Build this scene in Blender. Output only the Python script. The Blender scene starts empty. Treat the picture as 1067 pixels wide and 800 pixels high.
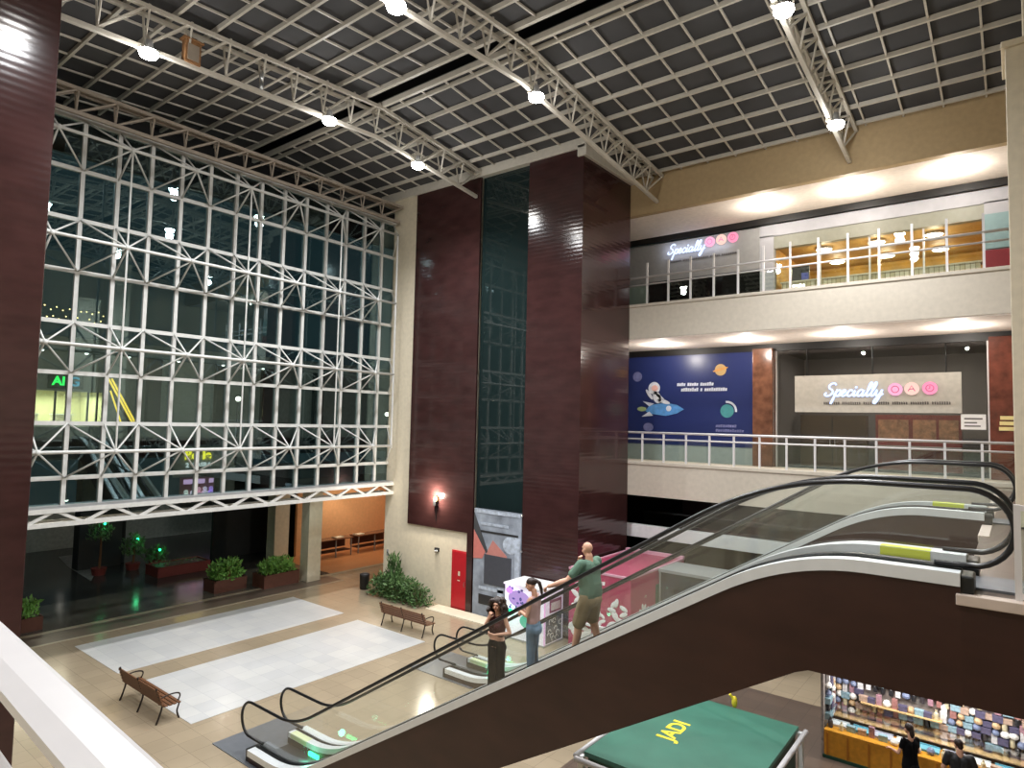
LAMP_POWER = 2600
EXPOSURE = -0.08
import bpy, bmesh, math, random
from mathutils import Vector, Matrix, Euler
random.seed(7)
S = bpy.context.scene
COL = S.collection
PI = math.pi

# ------------------------------------------------------------------ materials
def lin(c):
    return tuple((x/255/12.92 if x/255 <= .04045 else ((x/255+.055)/1.055)**2.4) for x in c)
def new_mat(name):
    m = bpy.data.materials.new(name); m.use_nodes = True
    nt = m.node_tree; b = nt.nodes['Principled BSDF']
    return m, nt, b
def mat(name, c, rough=.5, metal=0., var=.06, scale=6., bump=0., bscale=40., coat=0., emit=None, estr=0., spec=.5):
    m, nt, b = new_mat(name)
    base = lin(c)
    tc = nt.nodes.new('ShaderNodeTexCoord')
    if var:
        n = nt.nodes.new('ShaderNodeTexNoise'); n.inputs['Scale'].default_value = scale; n.inputs['Detail'].default_value = 4
        nt.links.new(tc.outputs['Object'], n.inputs['Vector'])
        r = nt.nodes.new('ShaderNodeValToRGB')
        r.color_ramp.elements[0].position = .3; r.color_ramp.elements[1].position = .7
        r.color_ramp.elements[0].color = tuple(x*(1-var) for x in base)+(1,)
        r.color_ramp.elements[1].color = tuple(min(1, x*(1+var)) for x in base)+(1,)
        nt.links.new(n.outputs['Fac'], r.inputs['Fac']); nt.links.new(r.outputs['Color'], b.inputs['Base Color'])
    else:
        b.inputs['Base Color'].default_value = base+(1,)
    b.inputs['Roughness'].default_value = rough; b.inputs['Metallic'].default_value = metal
    b.inputs['Coat Weight'].default_value = coat; b.inputs['Specular IOR Level'].default_value = spec
    if bump:
        n2 = nt.nodes.new('ShaderNodeTexNoise'); n2.inputs['Scale'].default_value = bscale
        nt.links.new(tc.outputs['Object'], n2.inputs['Vector'])
        bp = nt.nodes.new('ShaderNodeBump'); bp.inputs['Strength'].default_value = bump
        nt.links.new(n2.outputs['Fac'], bp.inputs['Height']); nt.links.new(bp.outputs['Normal'], b.inputs['Normal'])
    if emit:
        b.inputs['Emission Color'].default_value = lin(emit)+(1,); b.inputs['Emission Strength'].default_value = estr
    return m
def tile_mat(name, c1, c2, cm, w, h, rough=.25, mortar=.006, bump=.1, offset=0.):
    m, nt, b = new_mat(name)
    tc = nt.nodes.new('ShaderNodeTexCoord'); br = nt.nodes.new('ShaderNodeTexBrick')
    br.offset = offset; br.inputs['Scale'].default_value = 1
    br.inputs['Brick Width'].default_value = w; br.inputs['Row Height'].default_value = h
    br.inputs['Mortar Size'].default_value = mortar
    for k, c in (('Color1', c1), ('Color2', c2), ('Mortar', cm)): br.inputs[k].default_value = lin(c)+(1,)
    nt.links.new(tc.outputs['Object'], br.inputs['Vector'])
    n = nt.nodes.new('ShaderNodeTexNoise'); n.inputs['Scale'].default_value = .6; n.inputs['Detail'].default_value = 5
    nt.links.new(tc.outputs['Object'], n.inputs['Vector'])
    mx = nt.nodes.new('ShaderNodeMix'); mx.data_type = 'RGBA'; mx.blend_type = 'MULTIPLY'; mx.inputs[0].default_value = .35
    nt.links.new(br.outputs['Color'], mx.inputs[6]); nt.links.new(n.outputs['Fac'], mx.inputs[7])
    nt.links.new(mx.outputs[2], b.inputs['Base Color'])
    b.inputs['Roughness'].default_value = rough
    if bump:
        bp = nt.nodes.new('ShaderNodeBump'); bp.inputs['Strength'].default_value = bump; bp.inputs['Distance'].default_value = .01; bp.invert = True
        nt.links.new(br.outputs['Fac'], bp.inputs['Height']); nt.links.new(bp.outputs['Normal'], b.inputs['Normal'])
    return m
def ridged_mat(name, c, pitch=.18, rough=.22, strength=.15):
    """glossy cladding of narrow horizontal boards"""
    m, nt, b = new_mat(name)
    tc = nt.nodes.new('ShaderNodeTexCoord'); sp = nt.nodes.new('ShaderNodeSeparateXYZ')
    nt.links.new(tc.outputs['Object'], sp.inputs[0])
    mu = nt.nodes.new('ShaderNodeMath'); mu.operation = 'MULTIPLY'; mu.inputs[1].default_value = 2*PI/pitch
    nt.links.new(sp.outputs['Z'], mu.inputs[0])
    si = nt.nodes.new('ShaderNodeMath'); si.operation = 'SINE'; nt.links.new(mu.outputs[0], si.inputs[0])
    n = nt.nodes.new('ShaderNodeTexNoise'); n.inputs['Scale'].default_value = 1.2; n.inputs['Detail'].default_value = 6
    mp = nt.nodes.new('ShaderNodeMapping'); mp.inputs['Scale'].default_value = (1, 1, 2.5)
    nt.links.new(tc.outputs['Object'], mp.inputs['Vector']); nt.links.new(mp.outputs[0], n.inputs['Vector'])
    ad = nt.nodes.new('ShaderNodeMath'); ad.operation = 'ADD'
    nt.links.new(si.outputs[0], ad.inputs[0])
    m2 = nt.nodes.new('ShaderNodeMath'); m2.operation = 'MULTIPLY'; m2.inputs[1].default_value = 1.2
    nt.links.new(n.outputs['Fac'], m2.inputs[0]); nt.links.new(m2.outputs[0], ad.inputs[1])
    bp = nt.nodes.new('ShaderNodeBump'); bp.inputs['Strength'].default_value = strength; bp.inputs['Distance'].default_value = .01
    nt.links.new(ad.outputs[0], bp.inputs['Height']); nt.links.new(bp.outputs['Normal'], b.inputs['Normal'])
    base = lin(c)
    r = nt.nodes.new('ShaderNodeValToRGB'); r.color_ramp.elements[0].position = .3; r.color_ramp.elements[1].position = .7
    r.color_ramp.elements[0].color = tuple(x*.8 for x in base)+(1,); r.color_ramp.elements[1].color = tuple(x*1.2 for x in base)+(1,)
    nt.links.new(n.outputs['Fac'], r.inputs['Fac']); nt.links.new(r.outputs['Color'], b.inputs['Base Color'])
    b.inputs['Roughness'].default_value = rough
    return m
def glass_mat(name, tint=(.93, .97, .95), ior=1.5, gloss=(1, 1, 1), rough=0.0, base=0.0):
    m = bpy.data.materials.new(name); m.use_nodes = True; nt = m.node_tree; nt.nodes.clear()
    o = nt.nodes.new('ShaderNodeOutputMaterial'); t = nt.nodes.new('ShaderNodeBsdfTransparent'); g = nt.nodes.new('ShaderNodeBsdfGlossy')
    t.inputs['Color'].default_value = tint+(1,); g.inputs['Color'].default_value = gloss+(1,); g.inputs['Roughness'].default_value = rough
    f = nt.nodes.new('ShaderNodeFresnel')
    ge = nt.nodes.new('ShaderNodeNewGeometry'); mr = nt.nodes.new('ShaderNodeMapRange')     # a thin sheet reflects alike from both faces
    mr.inputs['To Min'].default_value = ior; mr.inputs['To Max'].default_value = 1/ior
    nt.links.new(ge.outputs['Backfacing'], mr.inputs['Value']); nt.links.new(mr.outputs[0], f.inputs['IOR'])
    mx = nt.nodes.new('ShaderNodeMixShader')
    if base:
        a = nt.nodes.new('ShaderNodeMath'); a.operation = 'ADD'; a.inputs[1].default_value = base; a.use_clamp = True
        nt.links.new(f.outputs[0], a.inputs[0]); nt.links.new(a.outputs[0], mx.inputs[0])
    else:
        nt.links.new(f.outputs[0], mx.inputs[0])
    nt.links.new(t.outputs[0], mx.inputs[1]); nt.links.new(g.outputs[0], mx.inputs[2]); nt.links.new(mx.outputs[0], o.inputs[0])
    return m
def emis(name, c, s):
    m = bpy.data.materials.new(name); m.use_nodes = True; nt = m.node_tree; nt.nodes.clear()
    o = nt.nodes.new('ShaderNodeOutputMaterial'); e = nt.nodes.new('ShaderNodeEmission')
    e.inputs['Color'].default_value = lin(c)+(1,); e.inputs['Strength'].default_value = s
    nt.links.new(e.outputs[0], o.inputs[0]); return m

M = dict(
 floor=tile_mat('polished_tan_stone', (180,163,137), (172,156,131), (148,134,112), .6, .6, .16),
 inlay=tile_mat('white_stone', (220,220,217), (209,210,210), (188,190,192), .6, .6, .3, bump=.05),
 stripe=mat('pale_stone_line', (170,158,135), .3), darkstone=tile_mat('dark_outdoor_stone', (62,60,58), (54,53,52), (40,39,38), .9, .9, .18),
 brownfloor=tile_mat('brown_stone', (112,96,84), (104,90,80), (80,70,62), .6, .6, .3),
 maroon=ridged_mat('maroon_cladding', (56,34,33), .16, .14, .055), maroon_plain=ridged_mat('maroon_wood_cladding', (56,34,28), .9, .35, .05),
 beige=mat('beige_plaster', (214,203,180), .7, bump=.05), slab=mat('cream_fascia', (192,183,168), .6), fascia=mat('tan_fascia', (180,156,118), .7),
 soffit=mat('pale_soffit', (244,232,222), .7), grey=mat('grey_panel', (150,150,150), .5), greyblue=mat('cool_grey_render', (172,172,178), .6, var=.1, scale=2),
 black=mat('black_reveal', (14,12,12), .5), blackglass=mat('black_glass', (10,12,12), .06, var=0), charcoal=mat('charcoal', (38,38,40), .5),
 steel_roof=mat('cream_painted_steel', (196,190,178), .45), steel=mat('white_painted_steel', (196,196,192), .4), panel=mat('ceiling_sheet', (66,66,68), .8, var=.2, scale=.5),
 steel_dull=mat('dusty_steel', (150,138,124), .6), inox=mat('brushed_steel', (205,208,210), .28, 1., var=.03), rail=mat('white_rail_paint', (212,209,209), .3, var=.02),
 glass=glass_mat('clear_glass', (.978,.99,.985)), shopglass=glass_mat('shop_glass', (.88,.88,.88), 1.55), greenglass=glass_mat('greenish_glass', (.90,.955,.93)), wallglass=glass_mat('curtain_wall_glass', (.66,.76,.76), 1.6, (.72,.95,1), base=.05),
 mirror=mat('dark_reflective_glass', (26,38,38), .03, .0, var=0), rubber=mat('black_rubber', (18,18,20), .3, var=0), dark=mat('dark_metal', (34,36,36), .4, .3),
 step=mat('grooved_step', (58,60,60), .45, .6), yellow=mat('yellow_sticker', (216,226,70), .5, var=0), green_led=emis('green_led', (40,255,150), 6),
 wood=mat('bench_wood', (106,68,42), .5, var=.2, scale=20), iron=mat('cast_iron', (44,34,28), .5, .4), leaf=mat('leaf_green', (112,158,72), .5, var=.35, scale=14),
 leaf_dark=mat('dark_leaf', (78,108,62), .5, var=.35, scale=14), planter=mat('brown_planter', (98,60,48), .6, var=.12), planter_red=mat('red_planter', (110,42,36), .6),
 red=mat('red_door', (178,20,34), .4), white=mat('white_board', (236,236,236), .4), marble=mat('brown_marble', (104,70,54), .2, var=.35, scale=3), brick=mat('red_brown_marble', (100,52,40), .25, var=.35, scale=3),
 kgreen=mat('green_canvas', (60,112,94), .5, var=.12, scale=1.5), kdark=mat('dark_green_side', (24,66,50), .5), pink=mat('magenta_board', (176,44,92), .4, var=.05), pinktop=mat('magenta_roof', (160,62,92), .5, var=.08),
 orange_wall=mat('orange_wall', (226,172,124), .7), counter=mat('orange_wood', (206,142,40), .45, var=.15, scale=8), gold=mat('golden_wood', (196,150,66), .6, var=.25, scale=2),
 skin=mat('skin', (214,164,138), .55, var=.04), hair=mat('dark_brown_hair', (44,28,22), .5, var=.3, scale=60), tee=mat('green_shirt', (92,122,104), .85, var=.1), khaki=mat('khaki_cotton', (150,134,104), .85, var=.08),
 jeans=mat('blue_denim', (104,132,156), .85, var=.12), blackcloth=mat('black_cloth', (12,12,15), .9, spec=.15), redtop=mat('dark_red_top', (72,26,28), .8), nude=mat('pink_beige_top', (188,152,150), .8), shoe=mat('white_shoe', (190,190,190), .6), sandal=mat('dark_shoe', (40,36,34), .6),
 eye=mat('eye_dark', (30,22,20), .3, var=0), lip=mat('lip', (170,90,84), .5, var=0),
 lens=emis('lamp_lens', (255,252,245), 60), down=emis('downlight_lens', (255,244,225), 26), glow_white=emis('lit_white_lettering', (205,218,255), 1.7), glow_pink=emis('lit_pink_disc', (255,186,218), 1.15), glow_peach=emis('lit_peach_disc', (255,214,200), 1.15),
 glow_rose=emis('lit_rose_disc', (255,160,192), 1.15), rose=mat('rose_acrylic', (224,104,150), .4, var=0), neon_green=emis('neon_green', (40,240,90), 3), neon_cyan=emis('neon_cyan', (50,160,190), 1.2), neon_yellow=emis('neon_yellow', (245,225,60), 2.2), rope=emis('yellow_light_rope', (255,205,70), 2.6), bulb=emis('warm_bulb', (255,205,130), 8),
 signboard=mat('concrete_sign_board', (178,174,166), .7, var=.08), ink=mat('grey_lettering', (96,92,90), .6, var=0), gold_paint=mat('yellow_letters', (236,214,60), .5, var=0),
 shopwall=mat('dim_shop_wall', (104,100,98), .7), extwall=mat('exterior_wall', (168,170,162), .8, var=.15), extdark=mat('exterior_dark', (40,42,42), .6), extlit=emis('lit_shop_interior', (196,190,140), .55), pinkwall=mat('pinkish_wall', (150,112,110), .7),
)
# billboard print: blue sheet with a paler nebula (the print itself)
def billboard_mat():
    m, nt, b = new_mat('space_print')
    tc = nt.nodes.new('ShaderNodeTexCoord')
    mp = nt.nodes.new('ShaderNodeMapping'); mp.inputs['Location'].default_value = (12.6, 0, -11.2); mp.inputs['Scale'].default_value = (.32, .0, .45)
    mp.vector_type = 'POINT'
    nt.links.new(tc.outputs['Object'], mp.inputs['Vector'])
    vm = nt.nodes.new('ShaderNodeVectorMath'); vm.operation = 'SUBTRACT'; vm.inputs[1].default_value = (12.6-12.6*.32, 0, -11.2+11.2*.45)
    nt.links.new(mp.outputs[0], vm.inputs[0])
    ln = nt.nodes.new('ShaderNodeVectorMath'); ln.operation = 'LENGTH'; nt.links.new(vm.outputs[0], ln.inputs[0])
    r = nt.nodes.new('ShaderNodeValToRGB'); e = r.color_ramp.elements
    e[0].position = 0; e[0].color = lin((74,130,214))+(1,); e[1].position = .95; e[1].color = lin((34,46,98))+(1,)
    k = e.new(.45); k.color = lin((42,74,146))+(1,)
    nt.links.new(ln.outputs['Value'], r.inputs['Fac']); nt.links.new(r.outputs['Color'], b.inputs['Base Color'])
    b.inputs['Roughness'].default_value = .35
    return m
M['space'] = billboard_mat()

# ------------------------------------------------------------------ mesh builder
class MB:
    def __init__(s): s.v = []; s.f = []; s.m = []; s.k = 0
    def add(s, vs, fs):
        o = len(s.v); s.v += [tuple(x) for x in vs]; s.f += [tuple(i+o for i in f) for f in fs]; s.m += [s.k]*len(fs); return s
    def box(s, x0, x1, y0, y1, z0, z1):
        return s.add([(x0,y0,z0),(x1,y0,z0),(x1,y1,z0),(x0,y1,z0),(x0,y0,z1),(x1,y0,z1),(x1,y1,z1),(x0,y1,z1)],
              [(3,2,1,0),(4,5,6,7),(0,1,5,4),(1,2,6,5),(2,3,7,6),(3,0,4,7)])
    def bar(s, a, b, w, h=None, up=(0,0,1)):
        a, b = Vector(a), Vector(b); h = h or w; d = (b-a).normalized(); u = Vector(up)
        if abs(d.dot(u)) > .98: u = Vector((0,1,0))
        r = d.cross(u).normalized(); u = r.cross(d)
        vs = []
        for p in (a, b):
            for i, j in ((-1,-1),(1,-1),(1,1),(-1,1)): vs.append(p+r*(i*w/2)+u*(j*h/2))
        return s.add(vs, [(3,2,1,0),(4,5,6,7),(0,1,5,4),(1,2,6,5),(2,3,7,6),(3,0,4,7)])
    def tube(s, pts, r, n=8, closed=False):
        pts = [Vector(p) for p in pts]; k = len(pts); rr = r if isinstance(r, (list, tuple)) else [r]*k
        vs = []; pu = None
        for i, p in enumerate(pts):
            d = ((pts[(i+1) % k] if (closed or i < k-1) else p)-(pts[i-1] if (closed or i > 0) else p))
            d = d.normalized() if d.length > 1e-9 else Vector((0,0,1))
            if pu is None:
                u = Vector((0,0,1)) if abs(d.z) < .9 else Vector((1,0,0))
            else: u = pu
            u = (u-d*u.dot(d)); u = u.normalized() if u.length > 1e-6 else d.orthogonal().normalized()
            pu = u; w = d.cross(u)
            for j in range(n):
                a = 2*PI*j/n; vs.append(p+u*(math.cos(a)*rr[i])+w*(math.sin(a)*rr[i]))
        fs = []
        for i in range(k if closed else k-1):
            for j in range(n):
                a = i*n+j; b = i*n+(j+1) % n; c = ((i+1) % k)*n+(j+1) % n; e = ((i+1) % k)*n+j; fs.append((a,b,c,e))
        if not closed: fs += [tuple(reversed(range(n))), tuple(range((k-1)*n, k*n))]
        return s.add(vs, fs)
    def ball(s, c, r, n=10, m=7, rot=None):
        c = Vector(c); r = Vector(r) if isinstance(r, (tuple, list)) else Vector((r,r,r))
        vs = [Vector((0,0,-1))]
        for i in range(1, m):
            t = -PI/2+PI*i/m
            for j in range(n): vs.append(Vector((math.cos(t)*math.cos(2*PI*j/n), math.cos(t)*math.sin(2*PI*j/n), math.sin(t))))
        vs.append(Vector((0,0,1)))
        out = []
        for v in vs:
            q = Vector((v.x*r.x, v.y*r.y, v.z*r.z))
            if rot is not None: q = rot @ q
            out.append(c+q)
        fs = []
        for j in range(n): fs.append((0, 1+(j+1) % n, 1+j))
        for i in range(m-2):
            for j in range(n): fs.append((1+i*n+j, 1+i*n+(j+1) % n, 1+(i+1)*n+(j+1) % n, 1+(i+1)*n+j))
        L = len(vs)-1
        for j in range(n): fs.append((L, 1+(m-2)*n+j, 1+(m-2)*n+(j+1) % n))
        return s.add(out, fs)
    def lathe(s, c, prof, n=16, axis='z'):
        """prof: (radius, height) pairs around the z axis through c"""
        vs = []; k = len(prof)
        for r, h in prof:
            for j in range(n): vs.append((c[0]+r*math.cos(2*PI*j/n), c[1]+r*math.sin(2*PI*j/n), c[2]+h))
        fs = [(i*n+j, i*n+(j+1) % n, (i+1)*n+(j+1) % n, (i+1)*n+j) for i in range(k-1) for j in range(n)]
        fs += [tuple(reversed(range(n))), tuple(range((k-1)*n, k*n))]
        return s.add(vs, fs)
    def strip(s, xs, lo, hi, y0, y1):
        """solid in the x-z plane between curves lo and hi, from y0 to y1"""
        vs = []
        for x, a, b in zip(xs, lo, hi): vs += [(x,y0,a),(x,y1,a),(x,y1,b),(x,y0,b)]
        fs = []
        for i in range(len(xs)-1):
            o = 4*i
            for j in range(4): fs.append((o+j, o+(j+1) % 4, o+4+(j+1) % 4, o+4+j))
        fs += [(3,2,1,0), tuple(4*(len(xs)-1)+j for j in range(4))]
        return s.add(vs, fs)
    def prism(s, poly, y0, y1):
        """polygon of (x, z) points pushed from y0 to y1"""
        n = len(poly)
        vs = [(x,y0,z) for x, z in poly]+[(x,y1,z) for x, z in poly]
        fs = [tuple(range(n)), tuple(reversed(range(n, 2*n)))]+[(i, i+n, (i+1) % n+n, (i+1) % n) for i in range(n)]
        return s.add(vs, fs)
    def build(s, name, m, parent=None, smooth=False, kind=None, bevel=0):
        me = bpy.data.meshes.new(name); me.from_pydata(s.v, [], s.f)
        ms = m if isinstance(m, (list, tuple)) else [m]
        for q in ms: me.materials.append(q)
        for p, k in zip(me.polygons, s.m): p.material_index = k; p.use_smooth = smooth
        bm = bmesh.new(); bm.from_mesh(me); bmesh.ops.recalc_face_normals(bm, faces=bm.faces); bm.to_mesh(me); bm.free()
        o = bpy.data.objects.new(name, me); COL.objects.link(o)
        if parent is not None: o.parent = parent
        if kind: o['kind'] = kind
        if bevel:
            b = o.modifiers.new('edge', 'BEVEL'); b.width = bevel; b.segments = 2; b.limit_method = 'ANGLE'
        return o
def tag(o, label, cat, group=None, kind=None):
    o['label'] = label; o['category'] = cat
    if group: o['group'] = group
    if kind: o['kind'] = kind
    return o
def thing(name, loc, label, cat, group=None, rz=0):
    o = bpy.data.objects.new(name, None); COL.objects.link(o); o.location = loc; o.rotation_euler = (0,0,rz); o.empty_display_size = .2
    return tag(o, label, cat, group)
def struct(name, mb, m, parent=None, **k): return mb.build(name, m, parent, kind='structure', **k)
def copy_tree(o, parent=None):
    c = o.copy(); COL.objects.link(c)
    if parent is not None: c.parent = parent
    for ch in list(o.children): copy_tree(ch, c)
    return c
def light(name, kind, loc, energy, color=(1,1,1), parent=None, radius=.1, rot=(0,0,0), **k):
    d = bpy.data.lights.new(name, kind); d.energy = energy; d.color = color
    if kind == 'AREA':
        d.shape = 'RECTANGLE'; d.size = k.get('sx', 1); d.size_y = k.get('sy', 1)
    else: d.shadow_soft_size = radius
    if kind == 'SPOT': d.spot_size = k.get('spot', 2.2); d.spot_blend = k.get('blend', .6)
    o = bpy.data.objects.new(name, d); COL.objects.link(o); o.location = loc; o.rotation_euler = rot
    if parent is not None: o.parent = parent
    return o
def text_mesh(name, txt, m, size, mtx, parent=None, depth=.02, bold=.0, shear=0., align='LEFT'):
    cu = bpy.data.curves.new(name, 'FONT'); cu.body = txt; cu.size = size; cu.extrude = depth; cu.offset = bold; cu.shear = shear; cu.align_x = align
    t = bpy.data.objects.new(name+'_src', cu); COL.objects.link(t)
    dg = bpy.context.evaluated_depsgraph_get(); me = bpy.data.meshes.new_from_object(t.evaluated_get(dg)); me.name = name
    bpy.data.objects.remove(t); bpy.data.curves.remove(cu)
    me.transform(mtx); me.materials.clear(); me.materials.append(m)
    o = bpy.data.objects.new(name, me); COL.objects.link(o)
    if parent is not None: o.parent = parent
    return o
def smooth_pts(pts, n=5):
    P = [Vector(p) for p in pts]; out = []
    for i in range(len(P)-1):
        a, b, c, d = P[max(i-1,0)], P[i], P[i+1], P[min(i+2,len(P)-1)]
        for k in range(n):
            t = k/n; out.append(.5*((2*b)+(c-a)*t+(2*a-5*b+4*c-d)*t*t+(3*b-a-3*c+d)*t**3))
    return out+[P[-1]]
def facing_y(x, y, z):
    """text lying in the x-z plane, read from the -y side"""
    return Matrix.Translation((x,y,z)) @ Matrix.Rotation(PI/2, 4, 'X')
# ------------------------------------------------------------------ the setting
GX = -23.7                      # plane of the glass wall
TY = 20.7                       # front of the tower
FY = 24.5                       # edge of the galleries
RIDGE = 15.0
def roof_z(y): return 19.75-.07*(RIDGE-y) if y < RIDGE else 19.62-.107*(y-RIDGE)
fl = MB().box(-27.9, 14, -6, 34, -.3, 0)
struct('floor', fl, M['floor'])
struct('floor_outside', MB().box(-60, -31.8, -10, 50, -.3, -.005), M['darkstone'])
struct('floor_apron', MB().box(-31.8, -27.9, -10, 50, -.3, -.004), tile_mat('grey_brown_stone', (104,98,88), (96,90,82), (76,72,66), .8, .8, .16))
struct('trim_1', MB().box(-28.0, -27.75, -6, 25, -.02, .012), M['stripe'])
struct('trim_2', MB().box(-26.55, -26.4, -6, 20.5, -.02, .008), M['stripe'])
struct('floor_strip', MB().box(-27.75, -26.55, -6, 20.5, -.02, .005), M['brownfloor'])
tag(struct('floor_inlay', MB().box(-25.55, -21.95, 8.62, 17.1, -.02, .012), M['inlay']), 'white stone panel let into the floor beside the glass wall', 'floor panel')
tag(struct('floor_inlay', MB().box(-20.8, -17.0, 8.5, 16.9, -.02, .012), M['inlay']), 'white stone panel let into the floor nearer the escalator', 'floor panel')
struct('floor_darker_area', MB().box(-8.5, 1.5, 12.2, 20.6, -.02, .006), M['brownfloor'])  # darker brown rectangle over the tan floor around the stall
struct('trim_3', MB().box(-19.9, -15.4, 19.75, 20.55, -.02, .05), M['beige'], bevel=.02)
# tower at the corner: cream pier and base, maroon cladding, glass strip
struct('wall_tower', MB().box(-23.75, -18.3, TY, 24.4, 0, 18.75), M['beige'])
struct('wall_tower_cladding', MB().box(-22.1, -18.12, TY-.08, TY+.02, 3.27, 18.7).box(-18.42, -18.1, TY-.08, TY+.3, 0, 3.27), M['maroon'])
struct('window_2', MB().box(-18.12, -15.48, TY+.12, TY+.18, 0, 18.75), M['mirror'])
wt = struct('wall_tower_column', MB().box(-15.5, -12.9, TY-.08, 24.45, 0, 18.75), M['maroon'])
struct('beam_tower', MB().box(-24.6, -12.8, TY-.16, TY+.35, 18.62, 19.02).box(-13.15, -12.75, TY-.16, 24.5, 18.3, 18.75), M['steel_roof'], bevel=.02)
# big maroon pillar near the camera
struct('pillar_left', MB().box(-17.5, -15.5, 1.9, 4.28, 0, 19), M['maroon'], bevel=.02)
# galleries on the right
struct('floor_gallery_middle', MB().box(-17, .02, FY, 29, 5.08, 6.36), M['slab'])
struct('trim_4', MB().box(-13.35, .02, FY-.04, FY+.22, 6.36, 6.5), M['slab'], bevel=.015)
struct('floor_gallery_upper', MB().box(-17, .02, FY, 29, 11.64, 12.98), M['slab'])
struct('trim_5', MB().box(-13.35, .02, FY-.04, FY+.22, 12.98, 13.1), M['slab'], bevel=.015)
struct('wall_fascia', MB().box(-13.6, 6, FY, FY+.3, 16.95, 18.6), M['fascia'])
struct('ceiling_gallery', MB().box(-17, 6, FY+.3, 34, 16.95, 17.2), M['soffit'])
# storey behind: middle level fronts at y 28.6, upper level at y 28
struct('wall_middle', MB().box(-17, -8.93, 28.62, 28.9, 6.36, 11.64).box(-8.93, -8.0, 28.9, 29.0, 6.36, 11.64), M['charcoal'])
struct('trim_6', MB().box(-17, .0, 28.5, 28.62, 11.3, 11.64), M['black'])
struct('trim_7', MB().box(-17, .0, 27.85, 28.0, 16.68, 16.95), M['black'])
struct('ceiling_middle', MB().box(-16, .02, FY+.02, 28.5, 11.6, 11.64), M['soffit'])
struct('pillar_marble', MB().box(-8.93, -8.1, 28.2, 28.95, 6.36, 11.4), M['marble'], bevel=.02)
struct('pillar_brick', MB().box(-.72, .02, 28.2, 28.95, 6.36, 11.4), M['brick'], bevel=.02)
# ground storey under the gallery
struct('wall_ground', MB().box(-17, 2, 27.3, 27.5, 0, 5.08), M['blackglass'])
struct('trim_8', MB().box(-14.5, 2, 25.0, 25.4, 3.28, 3.78), M['white'], bevel=.02)
# cream pillars on the right
struct('pillar_right', MB().box(-.03, 1.3, 15.0, 16.3, 6.3, 15.3).box(-.09, 1.36, 14.94, 16.36, 15.3, 15.42), M['beige'], bevel=.01)
struct('pillar_tall', MB().box(.28, 1.6, 17.0, 18.2, 6.3, 19.3), M['beige'], bevel=.01)
# landing gallery on the right and the gallery the camera stands on
struct('floor_landing', MB().box(-.5, 6, 8.45, 24.5, 5.13, 6.18), M['maroon_plain'])
struct('trim_9', MB().box(-.54, 6, 8.40, 8.56, 6.17, 6.285).box(-.54, -.38, 13.4, 24.5, 6.17, 6.285), mat('pinkish_stone', (200,184,172), .5), bevel=.01)
struct('floor_landing_top', MB().box(-.5, 6, 8.56, 24.5, 6.18, 6.27), M['brownfloor'])
struct('floor_gallery_near', MB().box(-9, 6, -5, .76, 5.2, 6.3), M['slab'])
struct('wall_near', MB().box(-24, 6, -6.2, -6, 0, 20), M['beige'])
struct('wall_right', MB().box(6, 6.2, -6, 34, 0, 20), M['beige'])
# ------------------------------------------------------------------ roof
ys0 = (-6, 14.35); ys1 = (15.0, 24.5)
pan = MB()
for a, b in (ys0, ys1):
    za, zb = roof_z(a), roof_z(b)
    pan.add([(-27,a,za),(6,a,za),(6,b,zb),(-27,b,zb),(-27,a,za+.06),(6,a,za+.06),(6,b,zb+.06),(-27,b,zb+.06)],
            [(0,1,2,3),(7,6,5,4),(0,4,5,1),(1,5,6,2),(2,6,7,3),(3,7,4,0)])
ceil = struct('ceiling', pan, M['panel'])
g = MB()
y = 24.2
while y > -6:
    if not 14.35 < y < 14.95:
        z = roof_z(y)-.09
        g.box(-26.9, 5.9, y-.04, y+.04, z-.07, z+.07)
    y -= 1.1
for y in (14.3, 15.0): g.box(-26.9, 5.9, y-.06, y+.06, roof_z(y)-.2, roof_z(y)-.02)
struct('ceiling_purlins', g, M['steel_roof'], ceil)
g = MB(); x = -.53+1.12*5
while x > -26.8:
    for a, b in (ys0, ys1): g.bar((x,a,roof_z(a)-.07), (x,b,roof_z(b)-.07), .055, .06)
    x -= 1.12
struct('ceiling_rafters', g, M['steel_roof'], ceil)
struct('ceiling_ridge', MB().box(-27, 6, 13.7, 15.6, 19.95, 20.05), M['black'], ceil)

struct('wall_clerestory', MB().box(-27.1,-26.95,-6,34,17.4,19.9), M['black'])
def truss(x, y0, y1, label, mt, depth=1.05, zup=lambda y: roof_z(y)-.22, dbl=.22, pitch=1.1):
    """roof truss along y: two top chords, one bottom chord, V webs on both faces"""
    t = thing('roof_truss', (0,0,0), label, 'truss')
    zl = lambda y: zup(y)-depth
    ys = [y0, RIDGE, y1] if y0 < RIDGE < y1 else [y0, y1]
    b = MB(); c = MB(); w = MB(); v = MB()
    for p, q in zip(ys, ys[1:]):
        b.bar((x,p,zl(p)), (x,q,zl(q)), .13, .13)
        for s in (-1, 1): c.bar((x+s*dbl,p,zup(p)), (x+s*dbl,q,zup(q)), .11, .11)
    n = max(2, int((y1-y0)/pitch)); st = (y1-y0)/n
    for i in range(n):
        p = y0+i*st; q = p+st
        for s in (-1, 1):
            w.tube([(x,p,zl(p)), (x+s*dbl,q,zup(q))], .04, 5)
            w.tube([(x,p,zl(p)), (x+s*dbl,p,zup(p))], .033, 5)
        w.bar((x-dbl,p,zup(p)), (x+dbl,p,zup(p)), .06)
    b.build('bottom_chord', mt, t, bevel=.015); c.build('top_chord', mt, t); w.build('lattice_web', mt, t)
    return t, zl
t1, zl = truss(-18.3, -5.5, 20.55, 'cream roof truss carrying three lamps, ending over the dark tower beside the glass wall', M['steel_roof'])
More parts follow.
